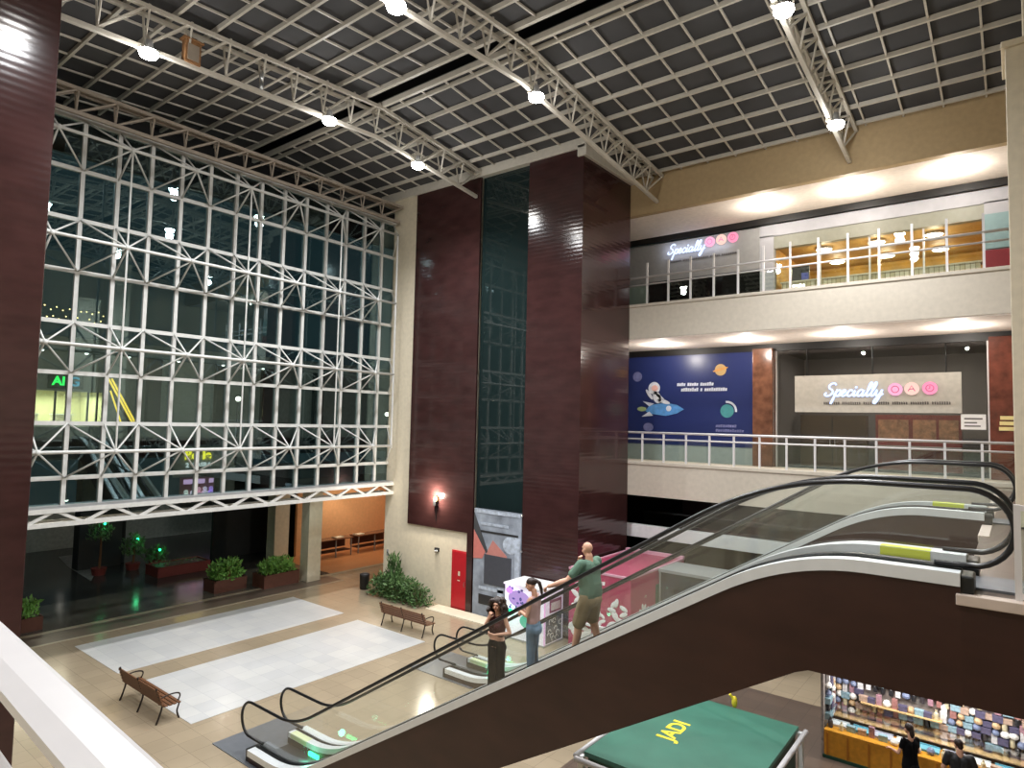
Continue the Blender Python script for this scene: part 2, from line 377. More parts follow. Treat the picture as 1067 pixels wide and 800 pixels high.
truss(-11.65, -5.5, 24.45, 'cream roof truss over the right edge of the tower, ending against the tan fascia', M['steel_roof'])
truss(-4.4, -5.5, 24.45, 'cream roof truss above the gallery shops, nearest the cream pillars', M['steel_roof'])
truss(-23.15, -5.5, 20.5, 'dusty grey truss running along the top of the glass wall', M['steel_dull'], .7, lambda y: 18.15, .16)

# ------------------------------------------------------------------ glass wall (space frame of white tubes)
w1 = struct('window_1', MB().box(GX-.05, GX-.03, -1, 20.7, 5.1, 17.5), M['wallglass'])
MY = [7.4+1.0415*i for i in range(-8, 13)]
for y in MY:
    struct('mullion', MB().box(GX-.09, GX+.07, y-.06, y+.06, 5.1, 17.6), M['steel'], w1)
ZL = [15.82, 14.2, 12.52, 10.87, 9.26, 7.66, 5.94]
for z in ZL:
    struct('transom', MB().box(GX-.07, GX+.06, -1, 20.7, z-.065, z+.065), M['steel'], w1)
struct('head_rail', MB().box(GX-.1, GX+.1, -1, 20.7, 17.42, 17.6), M['steel'], w1)
FX = -22.6
bands = [(17.45, 15.82, 16.62), (14.2, 12.52, 13.38), (10.87, 9.26, 10.08), (7.66, 5.94, 6.8)]
for zt, zb, zm in bands:
    sb = MB()
    sb.tube([(FX,-1,zm), (FX,19.95,zm)], .055, 8); sb.tube([(FX,19.93,zm),(GX,20.6,zt)], .03, 6); sb.tube([(FX,19.93,zm),(GX,20.6,zb)], .03, 6)
    for i, y in enumerate(MY):
        if i % 2 == 1:
            for yy in (y-1.0415, y, y+1.0415):
                if yy > 20.7: continue
                for z in (zt, zb): sb.tube([(FX,y,zm), (GX+.05,yy,z)], .03, 6)
            sb.ball((FX,y,zm), .09, 8, 5)
    struct('space_frame', sb, M['steel'], w1, smooth=True)
for i, y in enumerate(MY):
    if i % 4 == 1: struct('hanger_rod', MB().tube([(FX,y,16.62), (FX,y,6.8)], .03, 6), M['steel'], w1)
struct('hanger_rod', MB().tube([(FX,19.93,16.66), (FX,19.93,6.7)], .045, 6), M['steel'], w1)
lb = MB()
lb.box(GX-.3, GX+.45, -1, 20.7, 5.02, 5.1)
struct('gutter', lb, M['grey'], w1)
lb = MB()
for x in (GX+.42,):
    lb.bar((x,-1,4.98), (x,20.7,4.98), .14); lb.bar((x,-1,4.56), (x,20.7,4.56), .14)
    y = -.9; up = True
    k = 0
    while y < 20:
        lb.bar((x,y,4.56 if k % 2 else 4.98), (x,y+.8,4.98 if k % 2 else 4.56), .09); y += .8; k += 1
struct('lattice_girder', lb, M['steel'], w1)
struct('lattice_girder_back', MB().bar((GX-.25,-1,4.98), (GX-.25,20.7,4.98), .12).bar((GX-.25,-1,4.56), (GX-.25,20.7,4.56), .12), M['steel'], w1)
# ------------------------------------------------------------------ lamps
def floodlight(x, y, z, label, power):
    t = thing('high_bay_lamp', (x,y,z), label, 'lamp', 'high bay lamps under the roof trusses')
    MB().lathe((0,0,0), [(.06,.30),(.09,.26),(.10,.12),(.21,-.02),(.225,-.06),(.215,-.06),(.20,-.03)], 20).build('lamp_housing', M['grey'], t, True)
    MB().lathe((0,0,-.03), [(.23,0),(.24,-.06),(.2,-.14),(.1,-.19),(.0,-.2)], 20).build('lamp_lens', M['lens'], t, True)
    MB().tube([(0,0,.28),(0,0,.4),(-.2,0,.4)], .025, 8).box(-.29, -.11, -.08, .08, .1, .42).build('bracket', M['steel_roof'], t)
    light('lamp_light', 'SPOT', (0,0,-.3), power, (.97,.98,1), t, .16, spot=2.62, blend=.75)
    light('lamp_spill', 'POINT', (0,0,-.4), power*.035, (.97,.98,1), t, .2)
PW = LAMP_POWER
for x, y, l in ((-18.3,7.0,'glaring white lamp at the near end of the truss by the glass wall'), (-18.3,12.75,'glaring white lamp midway along the truss by the glass wall'),
                (-18.3,16.85,'glaring white lamp nearest the cream pier of the tower'), (-11.65,9.8,'glaring white lamp half cut by the top edge, on the middle truss'),
                (-11.65,15.5,'glaring white lamp on the middle truss before the tower column'), (-4.4,15.6,'glaring white lamp at the top edge above the upper shops'),
                (-4.4,21.3,'glaring white lamp close to the tan fascia')):
    floodlight(x+.2, y, zl(y)-.2, l, PW)
for x, y in ((-4.4, 8.5), (-11.65, 4.4), (-4.4, 1.0)):
    floodlight(x+.2, y, zl(y)-.2, 'white lamp on the truss over the near gallery', PW)
def downlight(x, y, z, label, group, power=185):
    t = thing('downlight', (x,y,z), label, 'downlight', group)
    MB().lathe((0,0,0), [(.16,0),(.22,0),(.22,-.025),(.18,-.035),(.16,-.02)], 20).build('rim', M['white'], t, True)
    MB().lathe((0,0,-.012), [(.17,.0),(.12,-.03),(0,-.04)], 20).build('lens', M['down'], t, True)
    light('downlight_light', 'POINT', (0,0,-.32), power, (1,.93,.84), t, .06)
wm = ('over the blue billboard, beside the dark tower', 'over the right end of the blue billboard', 'over the left end of the grey shop sign', 'over the right end of the grey shop sign')
for x, w in zip((-12.35,-8.65,-5.08,-1.45), wm): downlight(x, 26.5, 11.6, 'round downlight in the soffit '+w, 'downlights of the middle gallery')
wm = ('over the left end of the golden shop front', 'over the middle of the golden shop front', 'over the right end of the golden shop front')
for x, w in zip((-7.8,-4.68,-1.44), wm): downlight(x, 26.0, 16.95, 'round downlight in the upper soffit '+w, 'downlights of the upper gallery')
# wall light on the tower
t = thing('wall_light', (-20.25,TY-.08,4.45), 'bright wall light shining upwards on the maroon tower panel', 'lamp')
MB().box(-.09,.09,-.16,0,-.2,.0).build('lamp_body', M['dark'], t, bevel=.01)
MB().ball((0,-.1,.1), (.1,.08,.12), 12, 8).build('bulb', M['bulb'], t, True)
MB().tube([(0,-.03,-.2),(0,-.03,-.9)], .015, 6).build('conduit', M['dark'], t)
light('wall_light_light', 'POINT', (0,-.28,.2), 420, (1,.9,.75), t, .1)
t = thing('emergency_light', (-20.2,TY-.001,2.25), 'small dark box on the cream wall above the hedge', 'emergency light')
MB().box(-.12,.12,-.09,0,0,.16).build('case', M['charcoal'], t, bevel=.01); [MB().ball((q,-.1,.03), .035, 8, 6).build('lamp_head', M['white'], t) for q in (-.05,.06)]
t = thing('switch_plate', (-23.45,TY-.001,1.75), 'small grey plate on the cream pier near the orange room', 'switch')
MB().box(-.06,.06,-.03,0,-.14,.14).build('plate', M['grey'], t, bevel=.006); MB().box(-.02,.02,-.045,-.03,-.04,.04).build('toggle', M['charcoal'], t)
# red cabinet door
t = thing('fire_cabinet', (-18.82,TY-.001,0), 'tall red fire cabinet door at the foot of the tower', 'fire cabinet')
MB().box(-.44,.44,-.07,0,.06,2.42).build('cabinet_door', M['red'], t, bevel=.012)
MB().box(-.47,.47,-.04,0,0,2.46).build('frame', M['red'], t)
MB().box(-.05,.05,-.075,-.07,1.42,1.6).build('notice', M['beige'], t); MB().box(-.09,.05,-.075,-.07,1.2,1.24).build('notice_strip', M['beige'], t); MB().tube([(.33,-.07,1.0),(.33,-.12,1.0),(.33,-.12,1.2),(.33,-.07,1.2)], .012, 6).build('handle', M['inox'], t)

# poster at the foot of the glass strip
t = thing('poster_panel', (-16.77,TY+.0,0), 'tall printed banner with a dark grey rectangle at the foot of the glass strip', 'banner')
MB().box(-1.23,1.25,-.1,-.06,.0,4.38).build('backing_sheet', mat('banner_print', (136,144,156), .5, var=.45, scale=1.6), t)
MB().box(-.62,.78,-.13,-.1,1.36,2.55).build('dark_rectangle', mat('banner_grey', (66,68,76), .6), t)
pp = MB()
pp.prism([(-1.23,3.6),(-1.23,2.3),(-.75,2.35),(-.55,2.7)], -.115, -.1)
MB().prism([(-.55,2.55),(-.2,3.15),(.55,2.6),(.55,2.55)], -.115, -.1).build('red_shape', mat('banner_pale_red', (186,124,116), .6), t)
pp.build('red_shape', mat('banner_red', (196,116,108), .6), t)
pp = MB(); pp.prism([(-1.23,4.2),(-.9,3.55),(-.45,2.65),(-.55,2.6),(-1.0,3.2),(-1.23,3.5)], -.118, -.1); 
MB().box(-.9,1.1,-.115,-.1,3.42,3.5).build('dark_streak', M['charcoal'], t); MB().box(-.9,-.1,-.115,-.1,.5,.9).build('dark_patch', M['charcoal'], t)
pp.build('dark_streak', mat('banner_dark', (60,62,66), .6), t)
pp = MB(); pp.box(-1.1,1.2,-.115,-.1,4.2,4.34); pp.box(-.85,.6,-.115,-.1,3.72,3.82); pp.ball((.7,-.1,3.05), (.38,.015,.34), 16, 8); pp.box(.95,1.2,-.115,-.1,.3,3.4); pp.box(-.9,.4,-.115,-.1,1.1,1.22); pp.box(.1,.4,-.115,-.1,.1,1.3)
pp.build('pale_shapes', mat('banner_pale', (170,180,194), .6, var=.3), t)
for z in (.4, 2.9, 4.3): MB().ball((1.27,-.1,z), .045, 8, 6).build('fixing_clip', M['inox'], t)

# ------------------------------------------------------------------ gallery railings
def railing(name, label, x0, n, pitch, y, z0, ztop, zmid, zpost, x1=None):
    t = thing(name, (x0,y,z0), label, 'railing')
    L = (x1-x0) if x1 is not None else n*pitch
    MB().tube([(0,0,ztop-z0),(L,0,ztop-z0)], .045, 10).build('top_rail', M['rail'], t, True)
    MB().tube([(0,0,zmid-z0),(L,0,zmid-z0)], .035, 10).build('middle_rail', M['rail'], t, True)
    for i in range(n+1):
        if i*pitch > L+.01: break
        MB().box(i*pitch-.035, i*pitch+.035, -.03, .03, 0, zpost-z0).build('post', M['rail'], t)
        if i < n and (i+1)*pitch <= L+.3: MB().box(i*pitch+.05, min((i+1)*pitch-.05, L), .035, .047, .06, zmid-z0-.06).build('glass_panel', M['greenglass'], t)
    return t
railing('gallery_railing', 'white railing with glass panes along the middle gallery in front of the blue billboard', -13.25, 14, .955, FY+.08, 6.5, 7.69, 7.42, 7.69, -.06)
railing('gallery_railing', 'white railing with tall posts along the upper gallery in front of the golden shop', -13.1, 14, .955, FY+.08, 13.1, 14.25, 13.93, 14.85, -.06)
t = thing('near_railing', (-2.4,.615,6.3), 'broad white handrail in the very near bottom corner beside the maroon pillar', 'railing', None, -.044)
prof = [(-.063,.955),(-.066,.985),(-.02,.998),(.045,1.0),(.062,.99),(.06,.965),(.0,.95),(-.05,.945)]
vs = [(-7,a,b) for a, b in prof]+[(7,a,b) for a, b in prof]; n = len(prof)
MB().add(vs, [tuple(range(n)), tuple(reversed(range(n,2*n)))]+[(i,(i+1) % n,n+(i+1) % n,n+i) for i in range(n)]).build('handrail', M['rail'], t)
MB().box(-7,7,-.07,-.01,.68,.75).build('middle_rail', M['rail'], t, bevel=.01)
for x in (-6.4,-4.0,3.2,5.6): MB().box(x-.04,x+.04,-.03,.03,0,.95).build('post', M['rail'], t)

# ------------------------------------------------------------------ escalators
SL = .6055
def raw(x): return min(6.5, max(.3, 7.855+SL*x))
def path(x, w=.8):
    k = 16; return sum(raw(x-w+2*w*i/k) for i in range(k+1))/(k+1)
def hand(x):
    th = math.atan((path(x+.05)-path(x-.05))/.1); return (x-.88*math.sin(th), path(x)+.88*math.cos(th))
XA, XB = -14.15, -.5
def fr(a, b, n): return [a+(b-a)*i/n for i in range(n+1)]
def under(x): return max(.02, min(5.13, 3.63+.585*(x+4.63)))
def escalator(yo, label):
    t = thing('escalator', (0,yo,0), label, 'escalator')
    xs = fr(XA, XB, 90)
    P = [path(x) for x in xs]; U = [min(under(x), path(x)-.2) for x in xs]
    MB().strip(xs, U, [p-.36 if p-.36 > u+.02 else u+.02 for p, u in zip(P, U)], .14, 1.4).build('truss_casing', M['charcoal'], t)
    for y0, y1 in ((0,.13),(1.4,1.53)):
        MB().strip(xs, [u-.0 for u in U], [p-.13 for p in P], y0, y1).build('side_cladding', M['maroon_plain'], t)
    MB().strip(xs, [u-.02 for u in U], U, 0, 1.53).build('soffit_cladding', M['maroon_plain'], t)
    for s, (ya, yb, yc, yd) in enumerate(((-.03,.17,.30,.36),(1.36,1.56,1.17,1.23))):
        d = MB().strip(xs, [p-.14 for p in P], [p-.0 for p in P], ya, yb)
        d.build('outer_deck', M['inox_white'], t)
        q0, q1 = sorted((yc, yd)); e0, e1 = (.31,.42) if s == 0 else (1.11,1.22)
        if s == 0:
            MB().strip(xs, [p-.05 for p in P], [p+.02 for p in P], .31, .40).build('inner_deck', M['dark'], t)
            MB().strip(xs, [p-.40 for p in P], [p-.05 for p in P], .37, .39).build('skirt', M['dark'], t)
        else:
            MB().strip(xs, [p-.09 for p in P], [p+.03 for p in P], 1.04, 1.22).build('inner_deck', M['inox_white'], t)
            MB().strip(xs, [p-.40 for p in P], [p-.09 for p in P], 1.10, 1.14).build('skirt', M['dark'], t)
        MB().strip(xs, [p-.12 for p in P], [p-.02 for p in P], *((.17,.31) if s == 0 else (1.22,1.36))).build('glass_channel', M['rubber'], t)
        gy = .24 if s == 0 else 1.29
        hs = [hand(x) for x in fr(-14.5, -.45, 100)]
        # glass sheet between the deck and the handrail, rounded at both ends
        g = MB(); gx = [h[0] for h in hs]
        ins = [i for i, x in enumerate(gx) if XA <= x <= XB]
        g.strip([XA]+[gx[i] for i in ins]+[XB], [.27]+[path(gx[i])-.03 for i in ins]+[6.47], [hs[ins[0]][1]-.03]+[hs[i][1]-.03 for i in ins]+[hs[ins[-1]][1]-.03], gy-.006, gy+.006)
        zt0, zt1 = hs[0][1], hs[-1][1]
        arc0 = [(-14.5-.40*math.sin(a), zt0-.40+.40*math.cos(a)) for a in fr(.1, PI-.25, 14)]
        arc1 = [(-.45+.42*math.sin(a), zt1-.42+.42*math.cos(a)) for a in fr(.1, PI-.25, 14)]
        g.prism([(XA,zt0-.03),(XA,.3)]+[(x,max(z,.3)) for x, z in reversed(arc0)], gy-.006, gy+.006)
        g.prism([(XB,zt1-.03)]+arc1+[(XB,6.52)], gy-.006, gy+.006)
        g.build('balustrade_glass', M['glass'], t)
        pts = [(-13.95,gy,zt0-.78)]+[(x,gy,z) for x, z in reversed(arc0)]+[(x,gy,z) for x, z in hs]+[(x,gy,z) for x, z in arc1]+[(-.75,gy,zt1-.84)]
        MB().tube(pts, .033, 8).build('handrail', M['rubber'], t, True)
        ic = [( -14.5-.36*math.sin(a), gy+.0, zt0-.40+.36*math.cos(a)) for a in fr(.1, PI-.2, 12)]
        if s:
            MB().box(XB-.9, XB-.36, 1.034, 1.039, 6.42, 6.525).box(XB-.9, XB-.36, 1.045, 1.21, 6.531, 6.535).build('yellow_sticker', M['yellow'], t)
            MB().box(XA+.1, XA+.75, 1.034, 1.039, .22, .325).box(XA+.1, XA+.75, 1.045, 1.21, .331, .336).build('pale_sticker', M['pale_yellow'], t)
    MB().box(XB-.02, XB+.12, 0.02, .40, 6.28, 6.47).build('end_cap', M['dark'], t, bevel=.02); MB().box(XB-.02, XB+.12, 1.1, 1.53, 6.28, 6.47).build('end_cap', M['dark'], t, bevel=.02)
    MB().box(XA-.12, XA+.02, 0, .45, 0, .29).build('end_cap', M['dark'], t, bevel=.02); MB().box(XA-.12, XA+.02, 1.1, 1.53, 0, .29).build('end_cap', M['dark'], t, bevel=.02)
    MB().box(-15.6, -13.0, -.1, 1.75, -.01, .02).build('floor_plate', M['plate'], t)
    MB().box(-1.9, .6, .38, 1.15, 6.24, 6.30).build('floor_plate', M['plate'], t)
    MB().box(-13.45, -13.3, .38, 1.15, .02, .035).build('comb_plate', M['inox'], t)
    for q in (.40, 1.03): MB().box(-13.3, -12.95, q, q+.05, .06, .14).build('comb_light', M['green_led'], t)
    x = -12.8
    for i in range(27):
        xc = -12.66+.4*i
        z = max(.03, min(6.3, 7.855+SL*xc-.24))
        s = MB().box(xc-.2, xc+.2, .385, 1.145, z-.09, z)
        s.box(xc+.17, xc+.2, .385, 1.145, z, min(6.3, z+.2425)-.005)
        for k in range(6): s.box(xc-.2, xc+.17, .41+.12*k, .47+.12*k, z, z+.012)
        s.build('step', M['step'], t)
    return t
M['inox_white'] = mat('pale_steel_deck', (226,230,232), .3, .15, var=.03)
M['pale_yellow'] = mat('pale_sticker', (214,222,178), .5, var=0)
M['plate'] = mat('grey_floor_plate', (116,120,126), .4, .4)
escalator(8.45, 'escalator carrying three people, its dark maroon side crossing the hall in front')
escalator(15.0, 'second escalator with black handrails behind the one carrying people')
light('comb_glow', 'POINT', (-13.1,9.2,.35), 4, (.15,1,.6), None, .08); light('comb_glow', 'POINT', (-13.1,15.75,.35), 4, (.15,1,.6), None, .08)
# white framed glass guard on the landing
t = thing('glass_guard', (-.04,8.55,6.28), 'white framed glass guard standing on the landing at the right edge', 'railing')
for x in (0, 1.94): MB().box(x,x+.06,-.03,.03,0,.98).build('post', M['rail'], t)
for z in (.02, .92): MB().box(.06,1.94,-.03,.03,z,z+.055).build('frame_rail', M['rail'], t)
MB().box(.06,1.94,-.006,.006,.07,.92).build('glass_panel', M['greenglass'], t)

t = thing('junction_box', (-18.3,8.2,18.25), 'rusty brown box fixed inside the truss by the glass wall', 'junction box')
RU = mat('rusty_steel', (140,100,62), .7, var=.3, scale=10)
MB().box(-.12,.12,-.22,.22,-.3,.35).build('box_body', RU, t, bevel=.01); MB().box(-.16,.16,-.28,.28,.35,.4).build('box_lid', RU, t); MB().box(.12,.135,-.16,.16,-.22,.24).build('box_door', M['steel_dull'], t)
t = thing('metal_fitting', (-18.2,10.3,18.4), 'shiny metal fitting hanging in the truss by the glass wall', 'fitting')
MB().lathe((0,0,-.3), [(.03,.6),(.06,.55),(.06,.35),(.03,.3),(.03,.25),(.06,.2),(.06,.05),(.03,0)], 12).build('fitting_body', M['inox'], t, True); MB().tube([(0,0,.3),(0,0,.5)], .015, 6).build('hook', M['steel_dull'], t)
# ------------------------------------------------------------------ billboard in the middle gallery
t = thing('billboard', (-12.15,28.6,6.36), 'large dark blue billboard of an astronaut riding a rocket among planets', 'billboard')
MB().box(-3.22,3.16,-.1,0,.75,4.95).build('printed_sheet', M['space'], t).location = (0,0,0)
MB().box(-3.25,3.18,-.08,0,.0,.75).build('base_board', mat('billboard_base', (150,160,160), .5), t)
def disc(x, z, r, d=.02, n=24, y=-.1): return [(x+r*math.cos(2*PI*i/n), z+r*math.sin(2*PI*i/n)) for i in range(n)]
def flat(parent, name, polys, m, y=-.1, d=.015):
    b = MB()
    for p in polys: b.prism(p, y-d, y)
    return b.build(name, m, parent)
def ell(x, z, a, c, rot=0, n=20): return [(x+a*math.cos(k)*math.cos(rot)-c*math.sin(k)*math.sin(rot), z+a*math.cos(k)*math.sin(rot)+c*math.sin(k)*math.cos(rot)) for k in [2*PI*i/n for i in range(n)]]
P_WHITE = mat('print_white', (206,212,226), .4, var=.1); P_BLUE = mat('print_light_blue', (84,142,204), .4, var=.15); P_TEAL = mat('print_teal', (70,140,146), .4, var=.1); P_SAND = mat('print_sand', (190,160,110), .4, var=.1); P_DIM = mat('print_dim_violet', (110,114,160), .4, var=.2); P_ORANGE = mat('print_orange', (206,150,80), .4); P_GREEN = mat('print_green', (150,170,120), .4)
# positions relative to the billboard
flat(t, 'rocket', [[(-1.95,2.32),(-1.75,2.6),(-.9,2.72),(-.35,2.62),(.0,2.42),(-.35,2.22),(-.9,2.1),(-1.75,2.2)]], P_BLUE)
flat(t, 'rocket_fin', [[(-1.75,2.3),(-2.15,2.05),(-1.55,2.1)],[(-1.75,2.55),(-2.1,2.8),(-1.5,2.68)]], P_WHITE, -.115)
flat(t, 'rocket_flame', [ell(-2.15,2.42,.24,.11)], P_GREEN)
flat(t, 'rocket_porthole', [disc(-.75,2.45,.13)], P_WHITE, -.115)
flat(t, 'astronaut', [disc(-1.5,3.42,.3), ell(-1.35,2.98,.2,.3,.4), ell(-1.75,3.12,.3,.08,2.2), ell(-1.0,2.78,.32,.09,-.3), ell(-1.2,3.0,.26,.07,-.6)], P_WHITE, -.118)
flat(t, 'astronaut_visor', [ell(-1.46,3.42,.17,.14)], mat('print_face', (222,176,170), .4), -.134)
flat(t, 'planet', [disc(1.72,4.2,.26)], P_SAND); flat(t, 'planet_ring', [ell(1.72,4.22,.36,.06,.25)], P_ORANGE, -.116)
flat(t, 'planet', [disc(2.02,2.35,.3)], P_TEAL)
flat(t, 'planet_glow', [[(2.02+.36*math.cos(a),2.35+.36*math.sin(a)) for a in fr(-.1,1.7,8)]+[(2.02+.45*math.cos(a),2.35+.45*math.sin(a)) for a in fr(1.7,-.1,8)]], P_WHITE, -.116)
flat(t, 'planet', [disc(-2.4,4.0,.24)], P_DIM); flat(t, 'planet', [ell(-1.8,1.55,.26,.2)], P_DIM)
def bars(x, z, words, h, gap=.09):
    out = []; 
    for w in words:
        k = 0
        while k < w:
            hh = h*random.uniform(.75,1.05); out.append([(x,z),(x+.085,z),(x+.1,z+hh),(x+.015,z+hh)]); x += .105; k += 1
        x += gap
    return out
flat(t, 'slogan', bars(-.35,3.5,(4,5,6),.16)+bars(-.15,3.25,(8,1,10),.16), P_WHITE)
flat(t, 'small_print', bars(1.5,1.62,(9,),.13)+bars(1.5,1.42,(12,),.12)+bars(1.6,1.22,(8,),.1), P_DIM)

# ------------------------------------------------------------------ lit script signs (stroke lettering)
ST = {'S': ([(.62,.86),(.5,1.0),(.3,.98),(.16,.82),(.22,.62),(.42,.5),(.5,.3),(.36,.1),(.14,.04),(-.02,.16),(.08,.3)], .62),
 'p': ([(0,.1),(.14,.4),(.16,.5),(.0,-.4),(-.06,-.5),(.14,.3),(.3,.48),(.42,.4),(.36,.12),(.2,.04),(.12,.14),(.3,.02),(.5,.14)], .46),
 'e': ([(0,.14),(.2,.26),(.3,.42),(.2,.5),(.08,.36),(.08,.12),(.22,.02),(.42,.16)], .4),
 'c': ([(.0,.14),(.1,.36),(.26,.5),(.34,.42),(.2,.48),(.08,.3),(.1,.08),(.24,.02),(.42,.16)], .4),
 'i': ([(0,.14),(.14,.46),(.1,.12),(.16,.02),(.32,.16)], .3),
 'a': ([(.36,.42),(.22,.5),(.06,.34),(.06,.1),(.18,.02),(.34,.2),(.42,.48),(.36,.1),(.44,.02),(.58,.16)], .56),
 'l': ([(0,.14),(.22,.6),(.28,.96),(.18,1.0),(.12,.7),(.1,.12),(.18,.02),(.34,.16)], .3),
 'y': ([(0,.16),(.12,.48),(.1,.16),(.2,.04),(.36,.22),(.44,.5),(.36,-.1),(.22,-.48),(.08,-.44),(.2,-.12),(.56,.2)], .54)}
def script_word(word, h, r, parent, m, loc):
    """each letter a bent tube of light standing off the board"""
    x = 0; total = sum(ST[c][1] for c in word)
    for c in word:
        pts, adv = ST[c]
        b = MB(); b.tube([(loc[0]+(x+px_+.25*pz_)*h, loc[1], loc[2]+pz_*h) for px_, pz_ in [(p.x, p.y) for p in smooth_pts([(a,q,0) for a, q in pts], 4)]], r, 6)
        if c == 'i': b.ball((loc[0]+(x+.32)*h, loc[1], loc[2]+.68*h), r*1.3, 8, 6)
        b.build('letter', m, parent, True); x += adv
def shop_sign(t, x, y, z, h, xs, zs, r, sub):
    script_word('Specially', h, r*.16, t, M['glow_white'], (x,y,z))
    for k, (a, c) in enumerate(zip(xs, zs)):
        d = MB(); d.prism(disc(a, c, r, n=28), y-.03, y+.05); d.build('lit_disc', (M['glow_pink'],M['glow_peach'],M['glow_rose'])[k], t)
        ring = MB()
        if k == 1: ring.tube([(a-r*.45,y-.04,c-r*.4),(a,y-.04,c+r*.45),(a+r*.45,y-.04,c-r*.4)], r*.07, 6); ring.tube([(a-r*.25,y-.04,c-.02),(a+r*.25,y-.04,c-.02)], r*.07, 6)
        else:
            ring.tube([(a+r*.5*math.cos(q),y-.04,c+r*.5*math.sin(q)) for q in fr(0,2*PI,18)], r*.07, 6)
            if k == 2: ring.tube([(a,y-.04,c+r*.35),(a,y-.04,c),(a-r*.2,y-.04,c-r*.1)], r*.07, 6)
        ring.build('disc_letter', M['rose'], t)
    sx, sz, n, hh = sub; b = MB(); q = sx
    while q < sx+n:
        w = random.uniform(.35,.75)
        e = q
        while e < q+w: b.prism([(e,sz),(e+.05,sz),(e+.05,sz+hh*random.uniform(.7,1)),(e,sz+hh)], y+.02, y+.04); e += .075
        q = e+.08
    b.build('small_lettering', M['ink'], t)
t = thing('shop_sign', (0,0,0), 'hanging grey sign board with lit white script and three pink discs', 'sign')
MB().box(-7.27,-1.53,28.46,28.56,8.68,10.19).build('sign_board', M['signboard'], t, bevel=.01)
for x in (-6.8,-4.4,-2.0): MB().tube([(x,28.51,10.19),(x,28.51,11.35)], .015, 6).build('hanger', M['dark'], t)
shop_sign(t, -6.12, 28.42, 9.32, .53, (-3.62,-3.08,-2.5), (9.58,9.6,9.61), .245, (-6.15,9.0,3.75,.11))
t = thing('shop_sign', (0,0,0), 'lit white script and three pink discs on the grey fascia of the dark upper shop', 'sign')
shop_sign(t, -12.75, 27.9, 16.0, .46, (-10.72,-10.2,-9.68), (16.32,16.34,16.36), .23, (-12.6,15.62,3.1,.09))
light('sign_glow', 'AREA', (-11.4,27.6,16.2), 14, (.75,.8,1), None, rot=(PI/2,0,0), sx=3, sy=.4)

# ------------------------------------------------------------------ middle gallery shop behind glass
struct('window_3', MB().box(-8.03,-.74,28.62,28.64,6.4,11.3), M['shopglass'])
struct('trim_10', MB().box(-8.08,-8.02,28.58,28.68,6.36,11.35).box(-.78,-.72,28.58,28.68,6.36,11.35), M['rail'])
struct('wall_shop', MB().box(-8.1,-.7,33,33.2,6.36,11.3).box(-8.1,-8.0,28.7,33,6.36,11.3).box(-.72,-.62,28.9,33,6.36,11.3), M['shopwall'])
struct('ceiling_shop', MB().box(-8.1,-.6,28.7,33.2,11.3,11.45), M['charcoal'])
light('shop_lamp', 'AREA', (-4.2,30.4,11.1), 110, (1,.93,.84), None, sx=5, sy=2)
t = thing('display_unit', (-3.0,31.4,6.36), 'red lit display unit inside the middle gallery shop under the grey sign', 'display unit')
MB().box(-1.7,1.3,-.3,.3,0,2.3).build('cabinet', mat('red_display', (150,60,56), .5, var=.2), t); MB().box(-1.6,-.5,-.32,-.3,1.3,2.1).box(-.35,.45,-.32,-.3,1.3,2.1).box(.55,1.2,-.32,-.3,1.3,2.1).build('picture_panel', mat('display_panel', (204,150,110), .5, var=.45, scale=5), t); MB().box(-1.7,1.3,-.5,.3,.95,1.02).build('shelf', M['white'], t)
t = thing('display_unit', (-6.0,31.0,6.36), 'dark brown cupboard inside the middle gallery shop, left of the red unit', 'display unit')
MB().box(-1.6,1.0,-.3,.3,0,2.25).build('cabinet', mat('brown_display', (84,66,44), .5, var=.2), t); MB().box(-.32,-.28,-.33,-.3,.1,2.15).build('door_gap', M['black'], t); MB().box(-.22,-.19,-.34,-.3,.95,1.25).box(-.41,-.38,-.34,-.3,.95,1.25).build('handle', M['inox'], t)
t = thing('paper_notice', (-1.2,28.58,8.1), 'white paper notice stuck low on the shop glass beside the brick pillar', 'notice')
MB().box(-.38,.36,-.008,0,0,.55).build('sheet', M['white'], t); MB().box(-.28,.26,-.012,-.008,.36,.42).box(-.28,.1,-.012,-.008,.22,.27).box(-.28,.2,-.012,-.008,.1,.15).build('printed_line', M['ink'], t)
for i, z in enumerate((8.08,8.27,8.46)):
    n = MB().box(-.47+.02*i,-.06,28.18,28.2,z,z+.13).build('pillar_note', mat('cream_note', (232,214,150), .6), None); tag(n, ('lowest','middle','topmost')[i]+' of three small cream notes stuck on the brick pillar', 'notice', 'notes on the brick pillar')
# upper gallery: dark shop on the left, golden shop on the right
struct('wall_upper', MB().box(-17,-8.55,28.0,28.2,14.9,16.6).box(-8.55,0,28.0,28.25,16.15,16.65).box(-.75,.02,28.0,28.4,12.98,16.2).box(-8.55,-7.98,28.0,28.4,12.98,16.2), M['greyblue'])
struct('trim_11', MB().box(-17,-8.55,27.97,28.0,14.82,16.62), M['grey'])
struct('window_4', MB().box(-13.9,-8.55,28.05,28.1,12.98,14.9), M['blackglass'])
struct('wall_upper_side', MB().box(-17,-13.9,28.02,28.2,12.98,14.9), mat('grey_green_wall', (128,140,132), .5))
struct('trim_12', MB().box(-7.98,-.75,28.05,28.35,15.62,16.15), mat('shutter_box', (140,140,126), .5))
struct('window_5', MB().box(-7.98,-.75,28.2,28.22,12.98,15.62), M['glass'])
for x in (-6.2,-4.4,-2.6): struct('trim_13', MB().box(x-.03,x+.03,28.16,28.26,12.98,15.62), M['rail'])
struct('wall_golden', MB().box(-8.0,-.7,33.5,33.7,12.98,16.2).box(-8.1,-7.98,28.3,33.6,12.98,16.2).box(-.75,-.6,28.3,33.6,12.98,16.2), M['gold'])
